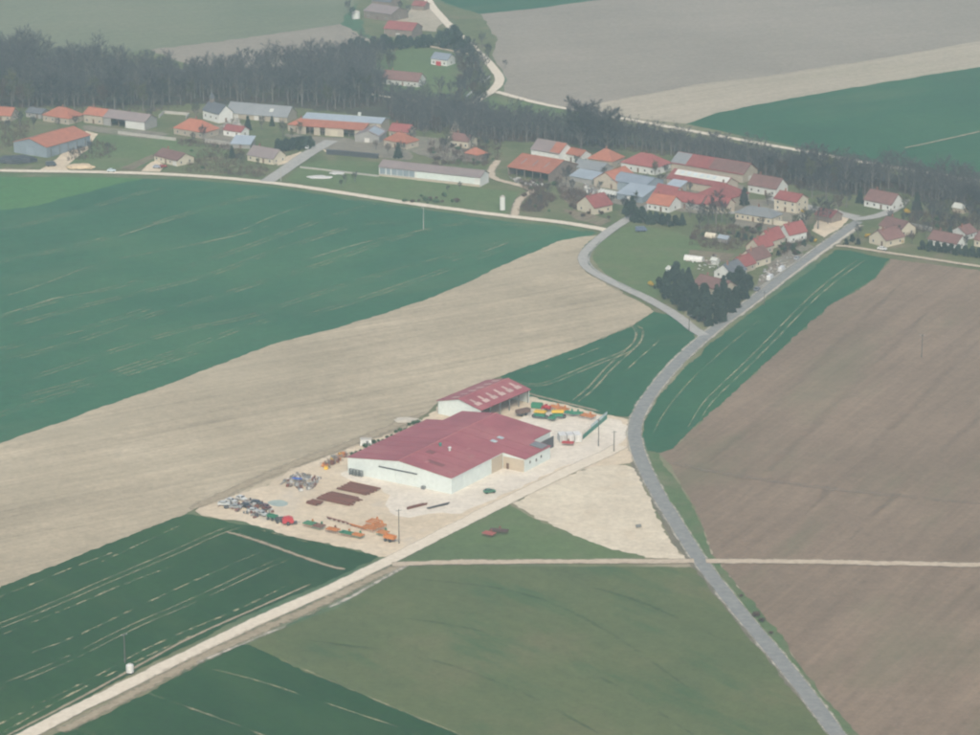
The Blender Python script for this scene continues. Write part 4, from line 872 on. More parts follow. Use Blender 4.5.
# the two tallest
big_tree = bare_proto('bare_tree', 77, 17, 6.6, M_TWIG, 26, 11, 22, .2, .42, 1.3, .08)[0]
for x, y, s_ in ((581, 154, 1.6), (607, 156, 1.4)):
    plant(big_tree, G(x, y), s_, ('tallest broad bare tree rising over the north track', 'second tallest bare tree, next to the tallest by the north track')[x > 600], 'two tallest bare trees')
# garden trees
ZONES = [(115, 'by the drive of the big orange barn'), (215, 'behind the cream bungalow'), (265, 'beside the mauve-roofed pale house'), (320, 'near the tall hedge and blue-roofed farm'), (360, 'on the grass below the blue-roofed farm yard'), (430, 'near the orange-roofed cottage'), (480, 'around the cream villa and long grey shed'), (505, 'along the dirt track above the narrow white silo'), (600, 'in the brown brush below the mottled orange barn'), (700, 'near the evergreen row'), (735, 'in front of the broad crimson hipped roof'), (790, 'around the schoolhouse'), (835, 'around the market shelter and street'), (900, 'by the dark brown-roofed house at the street end'), (2000, 'in the eastern gardens')]
def gz(x): return next(l for m, l in ZONES if x < m)
for x, y, s_ in ((203, 141, .6), (193, 143, .4), (80, 157, .35), (72, 160, .3), (90, 154, .4), (108, 152, .35), (240, 165, .45), (226, 163, .35), (258, 169, .35), (300, 136, .5), (292, 140, .4),
                 (345, 184, .3), (355, 182, .35), (341, 187, .25), (388, 155, .45), (412, 146, .55), (424, 137, .6), (436, 134, .7), (446, 128, .8), (457, 124, .8), (462, 140, .6), (474, 140, .6), (444, 152, .5), (430, 158, .4), (455, 162, .45), (485, 150, .6), (500, 146, .6),
                 (486, 164, .4), (558, 190, .5), (566, 186, .5), (572, 192, .45), (548, 196, .4), (540, 206, .35), (530, 209, .35), (625, 214, .6), (716, 224, .85), (722, 222, .7), (708, 226, .6), (700, 230, .45), (732, 228, .4), (762, 228, .4), (795, 232, .55), (806, 231, .75), (818, 229, .8), (828, 224, .7), (838, 214, .7), (846, 208, .7), (800, 196, .6), (812, 198, .7), (826, 200, .8), (842, 200, .8),
                 (858, 240, .4), (905, 214, .6), (915, 218, .55), (932, 226, .8), (940, 230, .8), (947, 222, .7), (925, 214, .6), (968, 222, .7), (975, 232, .6), (912, 244, .35), (966, 248, .4), (460, 190, .3), (448, 192, .25), (590, 200, .35), (690, 194, .4), (744, 208, .45), (768, 206, .5), (600, 192, .4), (612, 206, .4), (636, 204, .4), (646, 186, .45), (661, 186, .45), (690, 217, .5), (702, 222, .55), (712, 220, .6), (727, 224, .5), (655, 176, .5), (666, 178, .5), (618, 184, .4), (577, 170, .5), (569, 177, .45), (604, 180, .4), (557, 177, .5), (905, 226, .5), (918, 231, .55), (926, 239, .5), (935, 216, .6), (945, 213, .6), (956, 227, .6), (962, 233, .55), (970, 215, .6), (979, 225, .6), (941, 241, .5), (951, 233, .55), (890, 223, .4), (897, 241, .4), (20, 128, .5), (8, 132, .45), (34, 130, .5), (58, 130, .4), (76, 128, .5), (150, 122, .5), (196, 120, .5), (262, 130, .45), (283, 138, .5), (376, 150, .4), (402, 156, .5)) + tuple((rnd.uniform(440, 492), rnd.uniform(116, 150), rnd.uniform(.5, .8)) for _ in range(16)):
    k = rnd.randrange(6); plant(PROTO[k], G(x, y), s_, KIND[k] + ' ' + gz(x), 'garden trees ' + gz(x) + ', ' + KIND[k])
ng, nl = 'trees round the northern clearing', 'at the grassy clearing beside the north road'
for x, y, s_ in ((372, 62, .6), (382, 58, .5), (395, 56, .5), (478, 72, .8), (482, 80, .9), (472, 66, .8), (476, 92, .8), (488, 60, .7), (468, 90, .7), (452, 98, .7), (440, 100, .7), (425, 104, .7), (410, 106, .7), (395, 104, .8), (462, 120, .8), (478, 112, .7), (372, 92, .8), (366, 100, .8), (482, 48, .5), (505, 68, .35), (348, 12, .5), (352, 20, .5), (400, 12, .5), (408, 18, .5)) + tuple((rnd.uniform(458, 486), rnd.uniform(62, 106), rnd.uniform(.55, .9)) for _ in range(26)) + tuple((rnd.uniform(376, 396), rnd.uniform(56, 72), rnd.uniform(.5, .7)) for _ in range(8)):
    k = rnd.randrange(6); plant(PROTO[k], G(x, y), s_, KIND[k] + ' ' + nl, ng + ', ' + KIND[k])
# evergreens
CON = [conifer_proto('conifer', 3, 11, 2.9), conifer_proto('conifer', 4, 9, 3.0)]
RND = [round_proto('evergreen_tree', 21, 9, 4.2, M_NEEDLE, 3600, .3, 'tree', 20), round_proto('bush', 22, 2.6, 2.0, M_LEAF, 500, .25), round_proto('flowering_bush', 23, 2.2, 1.7, M_YBLOOM, 500, .22), round_proto('brown_bush', 24, 2.6, 2.2, M_TWIGR, 500, .22)]
pts = scatter([(656, 288), (668, 276), (688, 279), (692, 298), (722, 301), (724, 290), (738, 280), (752, 286), (748, 299), (735, 311), (718, 327), (704, 328), (690, 318), (675, 307), (662, 298)], 3.9, 62, 9)
for i, p in enumerate(pts):
    if i % 3: plant(RND[0], p, rnd.uniform(.6, .9), 'round dark evergreen in the dense clump at the lane junction', 'round evergreens clumped at the lane junction')
    else: plant(CON[i % 2], p, rnd.uniform(.6, .9), 'pointed dark conifer in the dense clump at the lane junction', 'conifers clumped at the lane junction')
for x, y, s_ in ((627, 214, .9), (631, 220, 1.0), (637, 222, .9), (643, 223, .85), (650, 224, .8), (656, 224, .8), (662, 225, .75), (668, 226, .8), (675, 226, .7), (682, 225, .7), (632, 212, 1.0), (642, 217, .7)):
    plant((CON[1], RND[0])[rnd.random() < .6], G(x, y), s_ * .9, 'dark evergreen in the row below the orange house with white front', 'evergreens along the pasture top')
for x, y, s_, l in ((398, 158, .75, 'lone dark conifer beside the end of the long grey shed'), (744, 205, .8, 'dark conifer between the long red barn and the mauve-roofed white house'), (232, 158, .6, 'dark conifer beside the mauve-roofed pale house'), (272, 126, .5, 'small dark conifer in front of the long slate barn'), (248, 130, .7, 'dark conifer beside the tiny red-roofed house'), (860, 203, .7, 'dark conifer beside the dark brown-roofed house at the street end'), (917, 210, .8, 'dark conifer below the eastern wood'), (950, 240, .6, 'dark conifer beside the white cottage')):
    plant(CON[0], G(x, y), s_, l, None)
q = random.Random(8)
for x, y, s_ in ((440, 47, 1.2), (448, 49, 1.5), (458, 50, 1.4), (467, 53, 1.2), (454, 44, 1.4), (472, 60, 1.0)):
    plant(RND[0], G(x, y), s_, 'dark round evergreen tree beside the north road', 'round evergreens beside the north road')
for x in range(344, 432, 6):
    plant(RND[0], G(x + q.uniform(-2, 2), 52 - (x - 344) * .06 + q.uniform(-2, 2)), q.uniform(.75, 1.05), 'dark shrubby tree in the row below the far crimson barn', 'shrubby trees below the far barn')
for x in range(278, 314, 4):
    plant(RND[0], G(x, 152 - (x - 278) * .12), q.uniform(.7, .85), 'dark green shrub in the tall hedge beside the concrete lane', 'tall hedge beside the lane')
for x, y, s_ in ((930, 251, .5), (937, 252, .5), (944, 253, .5), (951, 254, .5), (958, 255, .5), (965, 256, .5), (972, 257, .5), (979, 258, .5), (922, 250, .45), (986, 259, .5)):
    plant(RND[0], G(x, y), s_ * 1.2, 'dark shrub in the hedge beside the field lane', 'dark hedge beside the field lane')
for x, y, s_ in ((738, 238, .35), (745, 240, .35), (752, 241, .3), (785, 252, .3), (793, 250, .35), (778, 256, .3), (804, 246, .35), (812, 242, .3), (852, 242, .4), (846, 245, .35), (858, 245, .35)):
    plant(RND[0], G(x, y), s_ * 1.1, 'dark garden shrub by the terrace row or corner house', 'dark garden shrubs by the main road')
for x, y, s_, l in ((867, 238, 1.0, 'yellow flowering bush beside the corner house'), (901, 243, 1.1, 'yellow flowering bush at the cream gable corner'), (907, 214, 1.2, 'yellow flowering bush by the drive of the white-gabled house'), (651, 286, 1.0, 'yellow flowering bush beside the conifer clump'), (803, 213, .8, 'orange-yellow bush beside the tall cream house'), (770, 242, .8, 'yellow bush behind the terrace row'), (815, 242, .7, 'yellow bush in the roadside garden')):
    plant(RND[2], G(x, y), s_, l, None)
for i in range(120):
    x, y = q.choice(((q.uniform(690, 760), q.uniform(232, 262)), (q.uniform(520, 556), q.uniform(180, 212)), (q.uniform(430, 500), q.uniform(140, 165)), (q.uniform(180, 270), q.uniform(140, 174)), (q.uniform(905, 985), q.uniform(216, 240)), (q.uniform(770, 798), q.uniform(246, 256)), (q.uniform(570, 615), q.uniform(206, 220)), (q.uniform(745, 770), q.uniform(226, 236)), (q.uniform(400, 460), q.uniform(196, 204)), (q.uniform(372, 470), q.uniform(88, 108))))
    k = 1 if q.random() < .45 else 3
    plant(RND[k], G(x, y), q.uniform(.45, .95), ('low green garden bush in the village gardens', 'low brown leafless bush in the village gardens')[k == 3], ('green garden bushes', 'brown garden bushes')[k == 3])
for x, y, s_ in ((756, 617, .8), (762, 622, .6), (741, 597, .4), (771, 634, .4)):
    plant(RND[3], G(x, y), s_, 'low brown bush on the verge of the main road', 'verge bushes')
for i in range(16):
    t = i / 15; plant(RND[1], G(352 + 66 * t, 455 - 32 * t + q.uniform(-1.5, 1.5)), q.uniform(.4, .8), 'green bush in the strip behind the crimson warehouse', 'bushes behind the warehouse')

# ---------------------------------------------------------------- walls, poles, cars
def wall_run(label, px, h, mat, t=.3, name='garden_wall', cat='wall'):
    pts = [G(*p) for p in px]; mb = MB(); o = pts[0]
    for a, b in zip(pts, pts[1:]):
        d = b - a; c = (a + b) / 2 - o
        mb.box((c.x, c.y, h / 2), (d.length, t, h), math.atan2(d.y, d.x)).box((c.x, c.y, h + .05), (d.length + .1, t + .12, .1), math.atan2(d.y, d.x))
    x = mb.build(name, mat, None, (o.x, o.y, 0)); return tag(x, label, cat)
wall_run('long pale garden wall below the weathered farmhouse and grey barn', [(118, 134), (150, 138), (176, 141)], 1.6, M_CONC)
wall_run('pale walled terrace in the garden above the orange hipped house', [(159, 118), (164, 113.5), (189, 115.5), (186, 119)], 1.4, M_CONC)
wall_run('pale garden wall below the tiny red-roofed house', [(205, 142.5), (230, 146)], 2.0, M_CONC)
wall_run('cream forecourt wall in front of the tall square cream house', [(772, 217), (774, 225), (798, 228.5), (801, 220)], 2.2, WALL['cream'])
wall_run('pale wall behind the long brown-roofed house', [(906, 226), (932, 231.5)], 1.8, M_CONC)
wall_run('pale field wall below the long back barn drive', [(300, 168), (379, 177)], .8, M_CONC, .4)
wall_run('white roadside wall in front of the terrace gardens', [(757, 291), (790, 268), (815, 250)], .9, M_CONC)
wall_run('white wall beside the northern clearing road', [(466, 98), (480, 86), (490, 77)], 1.0, WALL['white'])
wall_run('black low wall along the edge of the blue-roofed farm yard', [(327, 154), (378, 158.5)], 2.2, M_TARP, 1.6, 'silage_wall')
def pole(label, x, y, h=10.5, mat=None, group=None, arm=True):
    p = G(x, y); r = thing('utility_pole', label, 'utility pole', p, rnd.uniform(-.6, .6), group)
    MB().tube((0, 0, 0), (0, 0, h), .2, .13, 7).build('pole', mat or M_POLE, r)
    if arm:
        MB().box((0, 0, h - .5), (2.0, .14, .14)).build('crossarm', M_STEEL, r)
        for x_ in (-.85, 0, .85): MB().tube((x_, 0, h - .42), (x_, 0, h - .1), .06, .05, 6).build('insulator', M_WHITE, r)
pole('dark wooden utility pole among the orange implements in the gravel yard', 399, 543.5, 12)
pole('dark utility pole in front of the green sheet fence', 598.5, 446.5, 10.5)
pole('thin utility pole by the junction of yard and main road', 614, 452, 8)
pole('grey concrete utility pole at the edge of the big wheat field by the lane', 423.5, 229, 10.5, M_CONC)
pole('utility pole standing in the ploughed field', 921.5, 357.5, 9.5)
pole('utility pole at the field side of the main road', 764, 305, 6)
pole('utility pole at the lane fork below the conifers', 689, 331, 7)
pole('utility pole beside the white tank in the young wheat', 125, 663, 9.5)
pole('street pole where the concrete lane leaves the village lane', 281, 181, 7, M_CONC, None, False)
# car: body, cabin, glass, wheels
def lathe_x(mb, prof, y0, y1, taper):
    n = len(prof); vs = [(x, y0 * taper(z), z) for x, z in prof] + [(x, y1 * taper(z), z) for x, z in prof]
    mb.add(vs, [tuple(range(n - 1, -1, -1)), tuple(range(n, 2 * n))] + [(i, (i + 1) % n, n + (i + 1) % n, n + i) for i in range(n)])
def car(label, loc, rz, col, group=None, wheels=True, name='car', cat='car', van=False):
    cm = obj_mat('car paint %s' % (col,), col, tuple(c * .9 for c in col), 1, .3, spec=.5)
    r = thing(name, label, cat, loc, rz, group); mb = MB()
    if van: prof = [(-2.3, .35), (2.35, .35), (2.4, .8), (2.2, 1.05), (1.5, 1.95), (-2.2, 2.0), (-2.35, 1.7)]
    else: prof = [(-2.05, .35), (2.05, .35), (2.1, .62), (1.95, .82), (1.05, .95), (.45, 1.42), (-1.05, 1.45), (-1.75, .98), (-2.08, .9)]
    lathe_x(mb, prof, -.86, .86, lambda z: 1.0 if z < 1 else .84); mb.build('body', cm, r)
    g = MB()
    if van: g.add([(2.14, -.7, 1.16), (2.14, .7, 1.16), (1.62, .68, 1.86), (1.62, -.68, 1.86)], [(0, 1, 2, 3)])
    else:
        g.add([(1.0, -.66, 1.02), (1.0, .66, 1.02), (.52, .64, 1.4), (.52, -.64, 1.4)], [(0, 1, 2, 3)]); g.add([(-1.72, .66, 1.03), (-1.72, -.66, 1.03), (-1.14, -.64, 1.42), (-1.14, .64, 1.42)], [(0, 1, 2, 3)])
    for s in (-1, 1):
        y = s * .845 if not van else s * .8
        g.add([(-1.3, y * 1.0, 1.0), (.75, y, 1.0), (.4, y * .93, 1.37), (-.95, y * .93, 1.37)], [(0, 1, 2, 3)])
    g.build('glass', M_PANE, r)
    if van: r.scale = (1.12, 1.12, 1.12)
    for x in ((1.3, -1.3) if wheels else ()):
        for y in (-.8, .8): MB().tube((x, y - .1, .32), (x, y + .1, .32), .32, n=10).build('wheel', M_RUBBER, r)
    return r
def V3(x, y): p = G(x, y); return (p.x, p.y, ZL[0] + .01)
def dirang(p, q): a, b = G(*p), G(*q); d = b - a; return math.atan2(d.y, d.x)
ra = dirang((755, 300), (800, 264))
car('white-blue car driving on the village lane past the orange barn', V3(111.5, 172.2), dirang((100, 172.4), (125, 172.8)), (.55, .66, .72))
car('dark vehicle parked beside the sand heap near the orange barn', V3(51, 166.5), .3, (.05, .06, .07), van=True)
car('silver car parked in front of the cream bungalow', V3(157, 168.5), -.2, (.42, .46, .55))
car('small red car beside the bungalow porch', V3(163, 168), .6, (.35, .06, .05))
car('white car parked on the concrete lane by the tall hedge', V3(308, 149), dirang((285, 170), (320, 147)), (.65, .67, .70))
car('first white van in the roadside row, next to the conifers', V3(770, 280.5), ra, (.62, .64, .66), van=True)
car('second white van in the roadside row, past the first', V3(781.5, 272), ra, (.6, .62, .64), van=True)
car('dark grey car parked nearest the slate-roofed end house', V3(757, 291), ra, (.2, .22, .26))
car('grey car parked by the white-gabled house', V3(797, 260), ra, (.35, .38, .42))
car('white car in the drive of the corner house with cream gable', V3(882, 250.5), -.5, (.72, .74, .74))
car('dark van under the evergreens at the pasture top', V3(641, 232), .2, (.10, .13, .20), van=True)
car('white van parked in front of the school forecourt', V3(729, 206), .5, (.7, .72, .75), van=True)
car('green car parked in front of the warehouse', V3(489.5, 493.5), dirang((480, 493), (500, 490)), (.05, .19, .11))

# ---------------------------------------------------------------- yard machinery
YE = YAW
def wheelset(r, spots, rad=.5, wd=.35):
    for x, y in spots:
        w_ = MB().tube((x, y - wd / 2, rad), (x, y + wd / 2, rad), rad, n=12).build('wheel', M_RUBBER, r)
        MB().tube((x, y - wd / 2 - .02, rad), (x, y + wd / 2 + .02, rad), rad * .45, n=8).build('rim', M_STEEL, w_)
def trailer(label, x, y, rz, body, L=6.0, W=2.3, H=1.3, group=None):
    r = thing('farm_trailer', label, 'trailer', V3(x, y), rz, group)
    MB().box((0, 0, .85), (L, .9, .25)).build('chassis', M_STEEL, r)
    mb = MB().box((0, 0, 1.05), (L, W, .12))
    for s in (-1, 1): mb.box((0, s * (W / 2 - .05), 1.05 + H / 2), (L, .1, H)).box((s * (L / 2 - .05), 0, 1.05 + H / 2), (.1, W - .2, H))
    mb.build('tub', body, r); MB().tube((L / 2, 0, .8), (L / 2 + 1.8, 0, .6), .1).build('drawbar', M_STEEL, r)
    wheelset(r, [(-1.2, -1), (-1.2, 1), (.6, -1), (.6, 1)]); return r
def drill(label, x, y, rz, body=M_GREEN, hop=M_YELLOW, W=3.4):
    r = thing('seed_drill', label, 'seed drill', V3(x, y), rz); r.scale = (1.3, 1.3, 1.2)
    MB().box((0, 0, .8), (W, .2, .2)).box((0, 1.0, .8), (W, .2, .2)).box((-W / 2 + .1, .5, .8), (.2, 1.2, .2)).box((W / 2 - .1, .5, .8), (.2, 1.2, .2)).build('frame', body, r)
    MB().box((0, .5, 1.35), (W * .9, 1.5, 1.0), top=1.0).build('bin', body, r)
    MB().box((0, .5, 2.2), (W * 1.05, 2.3, .28), top=.92).build('lid', hop, r)
    for i in range(8): MB().tube((-W / 2 + .2 + i * (W - .4) / 7, -.35, .28), (-W / 2 + .26 + i * (W - .4) / 7, -.35, .28), .28, n=9).build('disc', M_STEEL, r)
    MB().tube((0, 1.2, .8), (0, 2.8, .6), .1).build('drawbar', body, r); wheelset(r, [(-W / 2 - .2, .6), (W / 2 + .2, .6)], .55); return r
def cultivator(label, x, y, rz, m, L=5.0, W=1.8, m2=None, group=None):
    r = thing('cultivator', label, 'cultivator', V3(x, y), rz, group); r.scale = (1.2, 1.25, 1.3)
    mb = MB()
    for i in range(3): mb.box((0, (i - 1) * W / 2, .85), (L, .28, .26))
    for s in (-1, 1): mb.box((s * L * .4, 0, .88), (.24, W, .22))
    mb.build('frame', m, r)
    for i in range(3):
        for j in range(6):
            xx = -L / 2 + .3 + j * (L - .6) / 5 + (i - 1) * .15; yy = (i - 1) * W / 2
            MB().tube((xx, yy, .8), (xx + .1, yy - .35, .45), .06, n=4).tube((xx + .1, yy - .35, .45), (xx, yy, .02), .06, .03, 4).build('tine', m2 or M_STEEL, r)
    MB().box((0, W / 2 + .3, 1.1), (.7, .5, .9), top=.5).build('headstock', m2 or m, r); return r
def plough(label, x, y, rz, m, L=7.0):
    r = thing('plough', label, 'plough', V3(x, y), rz)
    MB().tube((-L / 2, 0, .9), (L / 2, 0, .9), .18).build('beam', m, r)
    for i in range(5):
        xx = -L / 2 + .6 + i * (L - 1.2) / 4
        MB().tube((xx, 0, .85), (xx + .2, .3, .35), .09, n=5).add([(xx, .2, .05), (xx + .9, .7, .05), (xx + .8, .6, .7), (xx + .1, .25, .6)], [(0, 1, 2, 3)]).build('share', m, r)
    wheelset(r, [(-L / 2, .7)], .35, .2); return r
trailer('rust-brown tipping trailer beside the machine shed', 523, 416, YE + 1.2, obj_mat('brown trailer', (.17, .11, .09)), 5.6)
r = thing('skip', 'green open skip at the back of the machine park', 'skip', V3(537, 408.5), YE + .3)
mb = MB().box((0, 0, .15), (4.2, 2, .2))
for s in (-1, 1): mb.box((0, s * .95, 1), (4.2, .1, 1.6)).box((s * 2.05, 0, 1), (.1, 1.8, 1.6))
mb.build('tub', M_GREEN, r)
for i in range(5): MB().box((-1.8 + i * .9, -1.05, 1), (.12, .1, 1.6)).build('rib', M_GREEN, r)
drill('green seed drill with yellow lid nearest the brown trailer', 539.5, 419.5, YE + .25)
drill('green seed drill with yellow lid beside the orange frames', 557.5, 419.5, YE + .5)
r = thing('sprayer', 'red sprayer between the two yellow-lidded drills', 'sprayer', V3(547.5, 412), YE)
MB().tube((-1.2, 0, 1.5), (1.2, 0, 1.5), .75, n=10).build('tank', M_RED, r); MB().box((0, 0, .7), (3, 1.2, .2)).build('frame', M_STEEL, r)
for s in (-1, 1): MB().box((-1.4, s * 1.2, 1.6), (.2, 1.9, 1.2)).build('boom', M_RED, r)
wheelset(r, [(0, -.9), (0, .9)], .6)
cultivator('orange cultivator frame behind the red sprayer', 556, 410.5, YE, M_ORANGE, 4.6)
cultivator('orange cultivator frame next to the far green harrows', 563, 412.5, YE, M_ORANGE, 3.6)
cultivator('green harrow near the orange frames', 570, 416, YE, M_GREEN, 4.0)
cultivator('green harrow nearest the flat orange one', 577.5, 416.5, YE + .4, M_GREEN, 3.6)
cultivator('small green implement alone in the concrete yard', 552, 421.5, YE, M_GREEN, 2.4, 1.2)
cultivator('flat orange harrow at the end of the machine park', 588, 419, YE, M_ORANGE, 4.6, 2.2)
# sheet fence, containers
a, b = G(583, 439.5), G(607, 419); d = b - a
r = thing('sheet_fence', 'fence of green and pale blue sheets closing the machine park', 'fence', (a.x, a.y, 0), math.atan2(d.y, d.x))
k = 12
for i in range(k):
    w_ = d.length / k
    MB().box((i * w_ + w_ / 2, 0, .9), (w_ - .06, .08, 1.8)).build('green_sheet', M_SHEETG, r)
    if i > 3: MB().box((i * w_ + w_ / 2, 0, 2.4 + .0), (w_ - .06, .06, 1.1)).build('pale_sheet', M_SHEETP, r)
    MB().box((i * w_, .1, 1.5), (.1, .1, 3.0)).build('post', M_STEEL, r)
for i in range(3):
    r = thing('container', 'white storage container in the row behind the warehouse corner', 'container', V3(562 + i * 7.5, 441.5 - i * .2), YE + .75, 'white containers behind the warehouse')
    MB().box((0, 0, 1.3), (2.4, 4.6, 2.6)).build('shell', M_WHITE, r); MB().box((0, 0, 2.66), (2.5, 4.7, .12)).build('roof_frame', M_WHITE, r)
    for j in range(5): MB().box((0, -2.33 + .0, .0 + 1.3), (.08, .06, 2.4)).build('rib', M_CONC, r).location.x = -1 + j * .5
    for s in (-1, 1): MB().box((s * .6, -2.36, 1.25), (.08, .06, 2.3)).build('door_bar', M_STEEL, r)
cultivator('dull red implement frame in front of the white containers', 568, 446, YE + .4, M_RED, 3.6, 1.2, M_RUST)
# steel stacks
def steel_stack(label, x, y, rz, n, L, layers, m, pitch=.55):
    r = thing('steel_stack', label, 'steel stack', V3(x, y), rz); q = random.Random(int(x))
    bm_ = MB().box((0, 0, .16), (1, .34, .32)).box((0, 0, .0 + .36), (1, .2, .06)).mesh('beam', m)
    for l in range(layers):
        for i in range(n):
            o = link('beam', bm_, r, (q.uniform(-.5, .5), (i - n / 2) * pitch + q.uniform(-.06, .06), l * .4), q.uniform(-.02, .02)); o.scale = (L * q.uniform(.75, 1.0), 1, 1)
    for s in (-.3, .3): MB().box((s * L, 0, .03), (.2, n * pitch, .08)).build('bearer', WALL['wood'], r)
steel_stack('long stack of rusty steel beams nearest the warehouse front', 359, 490, YE, 13, 13, 2, M_RUST, .6)
steel_stack('stack of rusty steel beams behind the orange implements', 340, 500, YE, 13, 14.5, 2, M_RUST, .6)
steel_stack('short stack of rusty steel bars at the end of the yard stacks', 315, 504, YE, 6, 5, 2, M_RUST, .6)
steel_stack('thin pair of red-brown girders lying near the utility pole', 416, 507, YE + 1.2, 3, 9, 1, M_RUST)
steel_stack('dark girder lying by the warehouse approach', 437, 507, YE + 1.2, 2, 11, 1, M_SHUT)
# junk
def junk_heap(label, px, n, mats, seed, hmax=1.3, smin=.5, smax=2.0, name='scrap_heap', cat='scrap heap'):
    q = random.Random(seed); poly = [G(*p) for p in px]; c = sum(poly, Vector((0, 0))) / len(poly)
    r = thing(name, label, cat, (c.x, c.y, ZL[0])); xs = [p.x for p in poly]; ys = [p.y for p in poly]; k = 0
    while k < n:
        p = Vector((q.uniform(min(xs), max(xs)), q.uniform(min(ys), max(ys))))
        if not inside(p, poly): continue
        k += 1; t = q.random(); s = q.uniform(smin, smax); h = q.uniform(.2, hmax); l = p - c; mb = MB()
        if t < .45: mb.box((0, 0, h / 2), (s, s * q.uniform(.3, .8), h), 0, 0, q.uniform(.7, 1)); nm = 'scrap_block'
        elif t < .75: mb.tube((-s, 0, .1), (s, 0, h), .1, .1, 5); nm = 'bar'
        else: mb.tube((0, -.15, .4), (0, .15, .4), .4, n=9); nm = 'old_wheel'
        mb.build(nm, q.choice(mats), r, (l.x, l.y, 0), q.uniform(0, 6.28))
    return r
GREY2 = obj_mat('grey scrap', (.30, .31, .31), (.2, .2, .2), 1); PALE2 = obj_mat('pale scrap', (.55, .56, .55), (.4, .4, .4), 1)
junk_heap('flat heap of grey scrap with bits of blue sheeting in the gravel yard', [(278, 484), (298, 474.5), (322, 479), (312, 490), (300, 492)], 150, [GREY2, GREY2, PALE2, M_STEEL, WALL['wood'], M_RUST], 1, .9, .5, 1.8)
bt = MB(); bt.box((0, 0, 1.0), (3.2, 1.5, .14), .3).box((1.2, .8, .9), (1.2, .9, .12)); x = bt.build('tarpaulin', M_BLUET, None, V3(296.5, 482), YE); tag(x, 'crumpled bright blue sheet lying on the grey scrap heap', 'tarpaulin')
junk_heap('rusty scrap row against the rear corner of the warehouse', [(321, 466), (344, 452), (348, 457), (326, 470)], 80, [M_RUST, M_RUST, M_ORANGE, M_YELLOW, WALL['wood'], GREY2], 2, 1.6)
junk_heap('mixed scrap around the wrecked cars at the field edge', [(219, 507), (238, 498), (262, 503), (275, 513), (255, 519), (236, 512)], 120, [GREY2, M_RUST, PALE2, M_SHUT, M_RUST, M_STEEL], 3, 1.2)
for i, (x, y, c, l) in enumerate(((224, 506, (.55, .58, .58), 'white'), (231, 503, (.6, .62, .62), 'white'), (241, 500.5, (.62, .64, .64), 'white'), (246, 508, (.05, .05, .06), 'black'), (257, 505, (.06, .06, .07), 'black'), (253, 513, (.5, .52, .52), 'silver'), (262, 516, (.4, .42, .42), 'silver'), (236, 509, (.3, .32, .33), 'grey'), (266, 509, (.12, .05, .05), 'dark red'))):
    car('wrecked %s car without wheels in the scrap row at the field edge' % l, V3(x, y), YE + rnd.uniform(-.5, .9), c, 'wrecked %s cars' % l, False, 'wrecked_car', 'car wreck')
r = thing('baler', 'bright red baler at the wheat edge of the gravel yard', 'baler', V3(288, 525), YE + .7)
mb = MB(); lathe_x(mb, [(-1.8, .6), (1.6, .6), (2.0, 1.2), (1.6, 2.3), (.4, 2.7), (-1.2, 2.5), (-2.0, 1.5)], -1.1, 1.1, lambda z: 1); mb.build('body', M_RED, r)
MB().box((2.4, 0, .6), (1.4, 1.9, .3)).build('pickup', M_SHUT, r); MB().tube((2, 0, .8), (4.2, 0, .6), .1).build('drawbar', M_STEEL, r); wheelset(r, [(0, -1.35), (0, 1.35)], .6, .45)
trailer('small dark green cart beside the red baler', 272.5, 520.5, YE, M_GREEN, 3.6, 1.8, .7)
trailer('grey flat cart between the red baler and the wrecked cars', 280.5, 523, YE + .8, M_SHUT, 3.0, 1.6, .6)
cultivator('green and rust cultivator at the wheat edge, next to the red baler', 310, 527, YE, M_GREEN, 3.6, 2.0, M_ORANGE)
cultivator('rust-framed cultivator with green tines beside the first cultivator', 319, 529.5, YE, M_RUST, 3.2, 2.0, M_GREEN)
cultivator('orange cultivator midway along the wheat edge', 333, 533, YE, M_ORANGE, 3.8, 1.6, M_RUST)
cultivator('green cultivator midway along the wheat edge', 347, 536.5, YE, M_GREEN, 4.2, 1.6, M_ORANGE)
cultivator('orange and green cultivator near the yard pole', 358, 538.5, YE, M_ORANGE, 3.4, 1.6, M_GREEN)
cultivator('orange spring-tine harrow leaning behind the orange frames', 379, 529, YE, M_ORANGE, 3.4, 2.4, M_ORANGE)
cultivator('orange and green harrow between the frames and the hopper trailer', 383, 536, YE, M_ORANGE, 3.0, 2.0, M_GREEN)
plough('long rust-red plough lying in the gravel yard', 337, 523, YE - .1, M_RUST, 9)
plough('orange plough behind the orange stacked frames', 357, 529, YE - .1, M_ORANGE, 6.5)
cultivator('orange plough frame stacked near the pole', 370, 531, YE, M_ORANGE, 4.5, 2.2, M_ORANGE)
cultivator('tall orange harrow frame on the inner side of the implement row', 374, 525, YE, M_ORANGE, 3.6, 2.6, M_ORANGE)
trailer('orange hopper trailer right beside the yard pole', 390, 542, YE, M_ORANGE, 4.0, 2.0, 1.0)
r = thing('rack', 'grey steel storage rack against the warehouse front', 'rack', V3(356, 476.5), YE)
for i in range(5): MB().box((-2.6 + i * 1.3, 0, 1.1), (.1, 1.0, 2.2)).build('upright', M_STEEL, r)
for z in (.5, 1.2, 2.1): MB().box((0, 0, z), (5.4, 1.0, .08)).build('shelf', M_STEEL, r)
x = MB().box((0, 0, 1.2), (4.2, 2.0, 2.4), 0, 0, .9).build('white_cabin', M_WHITE, None, V3(366, 446), YE + .6); tag(x, 'white box cabin against the rear of the warehouse', 'cabin')
MB().box((.5, -1.02, 1.0), (.9, .08, 1.9)).build('door', M_STEEL, x); MB().box((0, 0, 2.46), (4.3, 2.1, .1)).build('roof', M_CONC, x)
cultivator('faded red harrow lying on the triangular meadow', 489, 537, YE, obj_mat('faded red', (.36, .10, .09)), 3.4, 1.6, M_RUST)
